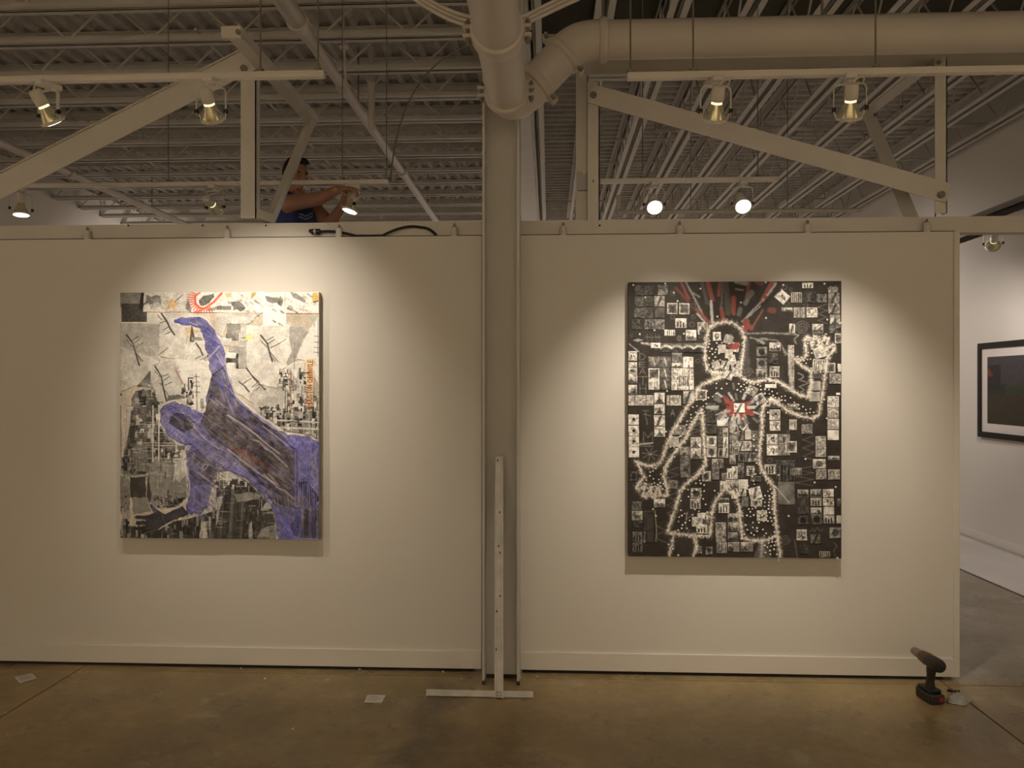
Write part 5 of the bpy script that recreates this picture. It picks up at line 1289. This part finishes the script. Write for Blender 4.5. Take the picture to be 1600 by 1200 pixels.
photo(448, 340, 580, 445, 'land', 140, R4); photo(452, 466, 578, 590, 'blob', 165, R4); photo(452, 604, 578, 724, 'blob', 165, R4); photo(690, 585, 776, 710, 'bars', 165, R4); photo(832, 642, 962, 760, 'tex', 120, R4); photo(668, 392, 798, 466, 'dark', 120, R4)
photo(414, 766, 545, 890, 'blob', 175, R4); photo(556, 764, 690, 890, 'blob', 130, R4); photo(416, 898, 548, 1022, 'blob', 185, R4); photo(556, 898, 690, 1022, 'tex', 130, R4); photo(640, 850, 775, 985, 'frame', 185, R4)
photo(1002, 790, 1122, 910, 'tex', 150, R4); photo(1002, 915, 1122, 1040, 'tex', 160, R4); photo(968, 1068, 1118, 1180, 'oval', 180, R4); photo(385, 1130, 515, 1250, 'figs', 160, R4); photo(520, 1080, 745, 1210, 'figs', 76, R4)
# --- bottom left
photo(70, 88, 160, 195, 'oval', 84, R5); photo(535, 195, 655, 298, 'blob', 100, R5); photo(362, 420, 494, 520, 'land', 205, R5); photo(90, 445, 212, 555, 'tex', 96, R5); photo(92, 560, 218, 672, 'blob', 150, R5); photo(110, 682, 218, 760, 'dark', 66, R5); photo(225, 560, 355, 800, 'blank', 58, R5); photo(98, 812, 216, 930, 'figs', 104, R5); photo(228, 808, 262, 945, 'bars', 120, R5); photo(98, 938, 216, 1060, 'figs', 96, R5); photo(268, 812, 360, 940, 'blank', 56, R5)
photo(810, 290, 936, 412, 'oval', 130, R5); photo(800, 418, 926, 538, 'figs', 150, R5); photo(890, 590, 1020, 716, 'land', 195, R5); photo(822, 636, 946, 752, 'tex', 180, R5); photo(875, 730, 1005, 836, 'figs', 195, R5); photo(1145, 470, 1272, 590, 'figs', 165, R5); photo(1150, 408, 1270, 465, 'land', 120, R5); photo(950, 85, 1052, 210, 'oval', 150, R5); photo(1070, 0, 1150, 190, 'tex', 100, R5); photo(1190, 110, 1245, 190, 'bars', 140, R5); photo(1250, 55, 1360, 180, 'figs', 190, R5); photo(1165, 205, 1225, 330, 'slash', 180, R5); photo(1228, 190, 1355, 310, 'peak', 150, R5); photo(1300, 320, 1375, 420, 'slash', 165, R5)
photo(1108, 705, 1232, 945, 'tex', 140, R5); photo(1118, 950, 1240, 1075, 'bars', 150, R5); photo(985, 1000, 1066, 1090, 'oval', 120, R5); photo(860, 990, 940, 1080, 'dark', 90, R5)
for y in (600, 706, 826, 945): photo(1256, y, 1372, y + 104, 'land', 132, R5)
# --- bottom right
for y in (600, 716): photo(0, y, 64, y + 98, 'land', 150, R6)
photo(0, 945, 72, 1062, 'blank', 132, R6); photo(92, 950, 184, 1060, 'land', 160, R6); photo(190, 950, 240, 1060, 'blank', 120, R6); photo(0, 190, 62, 290, 'land', 150, R6); photo(70, 186, 184, 306, 'blank', 186, R6); photo(72, 290, 160, 390, 'slash', 180, R6); photo(200, 285, 345, 425, 'slash', 200, R6, -.25); photo(218, 430, 350, 520, 'blob', 160, R6); photo(170, 25, 262, 148, 'oval', 150, R6); photo(215, 150, 340, 215, 'dark', 84, R6); photo(110, 395, 190, 520, 'dark', 110, R6); photo(290, 565, 408, 694, 'blob', 180, R6); photo(40, 110, 135, 180, 'dark', 60, R6); photo(170, 725, 280, 820, 'tex', 58, R6); photo(0, 300, 70, 410, 'slash', 190, R6, -.3); photo(-10, 30, 60, 180, 'blob', 190, R6)
photo(385, 10, 515, 82, 'figs', 150, R6); photo(520, 0, 745, 210, 'bars', 80, R6); photo(545, 215, 745, 496, 'blank', 104, R6); photo(695, 52, 828, 138, 'bars', 130, R6); photo(1004, 68, 1124, 190, 'tex', 150, R6); photo(1148, 72, 1286, 196, 'tex', 150, R6)
for x, y, st, g_ in ((782, 315, 'land', 150), (936, 312, 'land', 160), (1086, 312, 'blob', 185), (936, 420, 'figs', 150), (1086, 420, 'blob', 180), (936, 535, 'land', 150), (1088, 528, 'blank', 186), (1088, 632, 'figs', 150)): photo(x, y, x + 126, y + 95, st, g_, R6)
photo(782, 425, 912, 615, 'tex', 66, R6); photo(782, 630, 905, 740, 'oval', 70, R6); photo(942, 612, 1072, 742, 'oval', 90, R6); photo(1244, 632, 1300, 730, 'blank', 180, R6); photo(1248, 425, 1300, 520, 'dark', 84, R6)
photo(765, 800, 886, 932, 'blob', 170, R6); photo(1160, 782, 1290, 905, 'oval', 130, R6); photo(930, 860, 1046, 970, 'slash', 96, R6); photo(1034, 1070, 1160, 1140, 'bars', 130, R6); photo(800, 990, 900, 1100, 'dark', 50, R6)
# head collage
for x, y, st, g_, ro in ((1090, 650, 'oval', 190, 0), (1230, 690, 'bars', 175, .4), (1080, 1000, 'blank', 150, -.4), (1190, 1000, 'slash', 165, .1), (1235, 860, 'blank', 190, 0), (1150, 800, 'blank', 160, 0), (1310, 1000, 'slash', 150, 0), (1070, 1130, 'bars', 185, -.3), (1230, 1120, 'slash', 180, .3)): photo(x, y, x + 96, y + 105, st, g_, R1, ro)
for x, y, ro in ((0, 780, .2), (-40, 930, -.2), (0, 1080, .1)): photo(x, y, x + 88, y + 110, 'tex', 165, R2, ro)
# burst above the head
def ray_(pts, w_, col, al=.9, fz=.8): B_.line(pts, w_, col, al, fz)
RED = (138, 78, 72)
for x0, y0, x1, y1, w_, c_ in ((700, 40, 800, 250, 6, RED), (760, 40, 1000, 500, 4, 150), (640, 120, 790, 280, 6, (112, 66, 62)), (1030, 40, 1085, 260, 10, RED), (1180, 40, 1165, 200, 8, RED), (1195, 370, 1230, 540, 9, RED), (890, 380, 1050, 540, 7, (132, 74, 68)), (900, 430, 990, 530, 4, 190), (1070, 280, 1085, 540, 6, 196), (1350, 230, 1345, 430, 8, RED), (1215, 40, 1195, 360, 3, 110), (820, 160, 930, 230, 3, 150), (1250, 40, 1280, 420, 12, 84), (960, 40, 1020, 300, 8, 84)): ray_(R1((x0, y0), (x1, y1)), w_ * .75, c_)
for x0, y0, x1, y1, w_, c_ in ((505, 30, 380, 260, 10, RED), (540, 60, 440, 200, 5, 170), (380, 150, 110, 520, 5, 40), (600, 130, 200, 470, 4, 38), (390, 250, 130, 520, 3, 170), (350, 330, 180, 490, 3, 160), (220, 40, 190, 190, 7, RED), (310, 40, 370, 60, 10, (116, 66, 62)), (20, 240, 20, 400, 9, RED), (470, 380, 510, 385, 12, (116, 66, 64)), (180, 520, 160, 620, 14, RED), (380, 380, 250, 600, 4, (140, 84, 78)), (200, 560, 240, 600, 10, RED), (60, 40, 180, 60, 9, 150), (60, 130, 140, 140, 4, 140), (250, 170, 200, 230, 12, 110), (190, 270, 170, 300, 9, 130), (110, 370, 90, 430, 10, 110)): ray_(R2((x0, y0), (x1, y1)), w_ * .75, c_)
# heart
B_.fill(D7((430, 490), (450, 500), (470, 522), (512, 522), (540, 515), (528, 545), (545, 575), (520, 572), (500, 590), (470, 575), (440, 560), (415, 580), (440, 540)), (146, 74, 68), .9, 16, None, 5); B_.fill(D7((440, 300), (492, 285), (494, 310), (468, 318)), (140, 70, 66), .9, 14)
photo(968 + 180, 420 + 210.5, 968 + 196.5, 420 + 225, 'slash', 220)
for k in range(60):                                     # torn slips radiating from the heart
    r_ = np.random.default_rng(900 + k); a_ = r_.uniform(0, 6.28); q_ = r_.uniform(32, 95); x, y = 488 + q_ * 1.1 * math.cos(a_), 540 + q_ * .8 * math.sin(a_)
    if y < 450: continue
    B_.line(D7((x, y), (x + 22 * math.cos(a_), y + 20 * math.sin(a_))), r_.uniform(2, 5), r_.choice([60, 120, 165, 190, 205]), .8, .6)
# chalk scribbles
CH_ = 150
def chalk(f, pts, w_=1.0, al=.65, g_=CH_): B_.line(f(*pts), w_, g_, al, .5)
def letter(ch_, f, x0, y0, x1, y1):
    for pl in GL[ch_]: chalk(f, [(x0 + (x1 - x0) * a, y0 + (y1 - y0) * b) for a, b in pl], 1.1, .7, 158)
letter('D', R1, 195, 915, 265, 990); letter('E', R1, 192, 1018, 258, 1075); letter('A', R1, 190, 1095, 268, 1165); letter('T', R3, 180, 70, 285, 172); letter('H', R3, 195, 150, 268, 272)
letter('T', R3, 230, 478, 300, 580); chalk(R3, [(235, 520), (325, 540)]); letter('I', R3, 250, 580, 310, 640); letter('M', R3, 235, 735, 350, 850); letter('E', R3, 195, 865, 350, 905); letter('A', R3, 570, 470, 620, 545)
B_.line(R3((170, 885), (350, 865)), 1.6, 205, .9)
for k in range(8): a_ = k * math.pi / 4 + .2; chalk(R3, [(318, 1000), (318 + 100 * math.cos(a_), 1000 + 75 * math.sin(a_))], 1.6, .6)
for x in (285, 340, 390, 430): chalk(R1, [(x, 680 + (x % 3) * 10), (x + 10, 770)], 1, .5); chalk(R1, [(x - 20, 720), (x + 28, 715)], 1, .5)
chalk(R1, [(655, 730), (700, 722), (690, 700), (662, 705), (655, 735), (672, 755), (702, 748)], 1.1, .7)
def spiral(f, cx_, cy_, r, n, al=.6):
    chalk(f, [(cx_ + r * t * math.cos(6.28 * n * t), cy_ + r * t * math.sin(6.28 * n * t)) for t in np.linspace(.08, 1, int(18 * n))], 1.1, al)
spiral(R2, 855, 590, 85, 3); spiral(R2, 200, 1140, 60, 2); spiral(R6, 630, 920, 62, 2.4, .5); spiral(R1, 1290, 720, 60, 2.6, .8)
for k in range(6):
    for f, x0, x1, y, st in ((R2, 1050, 1155, 300 + k * 40, 40), (R5, 520, 660, 40 + k * 44, 44), (R5, 520, 640, 340 + k * 50, 50), (R3, 780, 940, 560 + k * 40, 40), (R4, 850, 985, 780 + k * 50, 50), (R6, 760, 970, 30 + k * 40, 40)):
        chalk(f, [((x0 if k % 2 else x1), y), ((x1 if k % 2 else x0), y + st)], 1.1, .5)
for k in range(3): chalk(R4, [(800 + 110 * abs(math.sin(t)) * (1 if int(t / 3.14) % 2 else .6), 20 + t * 26) for t in np.linspace(0, 9, 22)], 1.2, .5)
for f, x, y, r in ((R1, 605, 185, 28), (R1, 855, 335, 26), (R1, 600, 475, 24), (R1, 855, 470, 22), (R1, 835, 560, 30), (R1, 92, 700, 16), (R1, 940, 700, 20), (R1, 905, 1000, 24), (R2, 675, 300, 26), (R2, 650, 100, 26), (R2, 900, 310, 26), (R2, 720, 125, 18), (R4, 450, 1080, 28), (R4, 675, 735, 16)): chalk(f, [(x + r * math.cos(t), y + r * math.sin(t)) for t in np.linspace(0, 6.28, 12)], 1.0, .5)
chalk(R6, [(740, 920), (755, 1040), (770, 1140)], 1.1, .6); chalk(R6, [(1210, 960), (1245, 1000), (1205, 1060), (1230, 1140)], 1.1, .6); chalk(R6, [(920, 830), (960, 790), (980, 830), (1010, 775), (1045, 820), (1080, 800)], 1.1, .5)
for k in range(4): chalk(R6, [(380, 440 + k), (640, 700)], .4, .0)
B_.line(R6((515, 275), (680, 475)), 1.6, 180, .9); B_.line(R5((372, 560), (392, 800), (380, 940)), 1.3, 170, .8); chalk(R5, [(380, 730), (500, 800), (390, 850), (400, 900), (540, 955)], 1.1, .6); chalk(R5, [(760, 580), (750, 680), (740, 790), (800, 800)], 1.4, .6, 180); B_.line(R5((770, 580), (750, 670), (840, 600)), 1.2, 170, .7)
for k in range(5): B_.line(R2((1185 + k * 13, 150), (1172 + k * 16 + (k % 2) * 4, 85 + abs(k - 2) * 8)), 1.4, 190, .7, .4); B_.line(R2((1240 + k * 10, 150), (1230 + k * 15, 82 + abs(k - 2) * 10)), 1.4, 190, .7, .4)
B_.line(R1((65, 800), (180, 890)), 1.6, 200, .8, .6); B_.fill(R1((110, 755), (170, 735), (240, 750), (170, 775)), 170, .8, 20); B_.line(R1((220, 790), (330, 800), (400, 850)), 3, 215, .8, 1.2)
# ghost arms
for pts in (D7((525, 253), (600, 250), (705, 252), (722, 258)), D7((722, 258), (708, 272), (712, 290)), D7((535, 268), (560, 274), (588, 290)), D7((575, 272), (640, 278), (662, 305), (672, 335)), D7((672, 320), (688, 345), (690, 400), (698, 470))): B_.line(pts, 2.0, 182, .75, 1.2)
# the white outlined figure
WH = (232, 227, 218)
OUT = [((380, 225), (366, 260), (358, 310), (358, 360), (366, 395), (400, 405), (440, 405)), ((380, 228), (400, 214), (440, 206), (475, 214), (500, 235), (513, 270), (510, 320), (500, 370), (496, 420)), ((430, 420), (400, 430), (350, 450), (325, 475), (310, 510), (280, 550), (250, 600), (225, 640), (205, 690), (188, 740), (170, 765), (130, 770), (85, 752)),
       ((85, 752), (105, 790), (115, 812), (85, 850), (92, 864), (122, 842)), ((122, 842), (108, 885), (120, 892), (145, 850)), ((145, 850), (142, 885), (158, 896), (165, 855)), ((172, 850), (180, 885), (205, 885), (208, 862), (195, 815), (200, 775), (225, 735), (250, 700), (280, 660), (300, 620), (325, 575), (345, 553)),
       ((345, 553), (350, 620), (352, 700), (358, 762), (330, 800), (280, 840), (255, 870), (240, 930), (222, 980), (205, 1030), (290, 1040), (372, 1042), (376, 1010), (382, 950), (395, 905), (420, 872), (438, 862), (468, 878), (488, 930), (494, 1000), (498, 1052), (540, 1062), (600, 1060), (635, 1040), (628, 980), (622, 900), (626, 855), (602, 825), (577, 790), (566, 740), (572, 680), (580, 620), (578, 560), (590, 525), (615, 505), (640, 525), (680, 555), (730, 575), (776, 586), (800, 570), (806, 530), (816, 480), (824, 430), (830, 370), (836, 345)),
       ((836, 345), (864, 312), (856, 294), (838, 305), (826, 330), (838, 270), (828, 262), (815, 285), (806, 312)), ((806, 312), (800, 268), (785, 262), (778, 300), (768, 270), (755, 262), (748, 285), (754, 330), (745, 350), (715, 352)), ((712, 354), (740, 380), (770, 402), (772, 440), (760, 500), (720, 490), (680, 465), (650, 442), (600, 430), (550, 442), (505, 430)),
       ((230, 1045), (222, 1080), (212, 1118)), ((312, 1045), (320, 1085), (310, 1118)), ((575, 1065), (572, 1130)), ((636, 1045), (640, 1090), (645, 1130)), ((430, 835), (440, 862), (450, 850))]
for pl in OUT:
    p = D7(*pl); B_.line(p, 5.5, (130, 126, 122), .5, 4.5); B_.line(p, 3.0, WH, .92, 2.4)
for pl in OUT:                                         # feathery hairs on the outline
    p = D7(*pl)
    for (xa_, ya_), (xb2, yb2_) in zip(p[:-1], p[1:]):
        L_ = math.hypot(xb2 - xa_, yb2_ - ya_)
        for k in range(int(L_ * 1.1)):
            t_ = rng.random(); x, y = xa_ + (xb2 - xa_) * t_, ya_ + (yb2_ - ya_) * t_; a_ = rng.random() * 6.28; B_.line([(x, y), (x + 5.5 * math.cos(a_), y + 5.5 * math.sin(a_))], .8, (214, 208, 198), .5)
B_.fill(D7((565, 1070), (600, 1065), (612, 1130), (540, 1130)), 120, .5, 40); B_.fill(D7((515, 280), (530, 270), (535, 400), (505, 420)), 84, .5, 40)
B_.c += B_.nn[..., None] * 10
M_side = mat('dark_panel_edge', (.05, .045, .04), .7, var=.15)
pt_ = art_object(B_, 'photo_collage_painting', 'black panel of tiny photographs with a white dotted figure outline, on the right wall', .05, art_mat('photo_paper_and_paint', .48, .35), M_side)
# raised white paint dots
body_poly = D7((440, 425), (340, 470), (190, 740), (115, 775), (95, 860), (200, 880), (200, 775), (345, 570), (352, 760), (255, 870), (207, 1030), (372, 1040), (395, 905), (438, 865), (488, 930), (498, 1050), (635, 1040), (626, 855), (566, 740), (580, 540), (615, 508), (776, 585), (800, 570), (836, 345), (860, 300), (755, 265), (750, 345), (770, 440), (755, 505), (600, 432))
dots = []
def far_ok(x, y, d): return all((x - a) ** 2 + (y - b) ** 2 > d * d for a, b, _ in dots)
dr2 = np.random.default_rng(21)
zones = [(D7((265, 880), (330, 830), (400, 850), (372, 1020), (230, 1030)), 30), (D7((500, 960), (620, 860), (632, 1040), (500, 1050)), 40), (D7((480, 440), (560, 450), (680, 500), (790, 560), (740, 570), (620, 500), (480, 480)), 46), (D7((360, 290), (420, 240), (420, 380), (365, 390)), 22), (D7((300, 540), (345, 480), (400, 445), (440, 450), (390, 500), (300, 620), (215, 720), (215, 690)), 30), (D7((115, 780), (200, 780), (200, 870), (120, 870)), 22), (D7((752, 270), (830, 270), (830, 330), (755, 330)), 16), (D7((520, 640), (556, 640), (556, 860), (520, 860)), 20), (D7((590, 840), (625, 870), (625, 1000), (560, 1000)), 16), (D7((580, 1070), (632, 1060), (635, 1120), (590, 1120)), 12), (D7((265, 840), (352, 780), (352, 880), (270, 900)), 12), (D7((700, 340), (770, 345), (770, 400)), 7)]
for pol, n in zones:
    xs_ = [p[0] for p in pol]; ys_ = [p[1] for p in pol]; k = 0; tr_ = 0
    while k < n and tr_ < 900:
        tr_ += 1; x, y = dr2.uniform(min(xs_), max(xs_)), dr2.uniform(min(ys_), max(ys_))
        if inside(x, y, pol) and far_ok(x, y, 4.6): dots.append((x, y, dr2.uniform(1.5, 2.15))); k += 1
for pl in OUT:
    p = D7(*pl)
    for (x, y) in p[::2]:
        x += dr2.uniform(-4, 4); y += dr2.uniform(-4, 4)
        if far_ok(x, y, 4): dots.append((x, y, 1.6))
for f, pts in ((R1, ((113, 82), (500, 62), (602, 175), (648, 275), (925, 125), (190, 676), (368, 628), (725, 670), (905, 668), (1130, 462), (258, 230))), (R2, ((398, 48), (610, 80), (98, 292), (1168, 158), (402, 480), (1142, 500), (1305, 540), (1110, 65))), (R3, ((522, 240), (470, 512), (510, 732), (690, 786))), (R4, ((1105, 345), (1138, 572), (880, 1065), (425, 502))), (R5, ((352, 548), (385, 628), (540, 975), (656, 1105), (592, 1028))), (R6, ((555, 134), (675, 630), (1245, 280), (990, 225), (1266, 1138)))):
    for p in f(*pts): dots.append((*p, 2.1))
q = MB(); dd_ = []
for x, y, r in dots:
    c_ = P(x, y, -.053); rr_ = r * .8 * px2m(1, -.05)
    n = 9; q.add([c_ + Vector((rr_ * math.cos(t * 6.283 / n), .0, rr_ * math.sin(t * 6.283 / n))) for t in range(n)] + [c_ + Vector((rr_ * .6 * math.cos(t * 6.283 / n), -.0022, rr_ * .6 * math.sin(t * 6.283 / n))) for t in range(n)],
                 [tuple(range(n, 2 * n))] + [(i, (i + 1) % n, n + (i + 1) % n, n + i) for i in range(n)])
q.build('paint_dots', mat('white_paint_dot', (.74, .71, .66), .5, var=.03), pt_, smooth=True, kind='stuff')
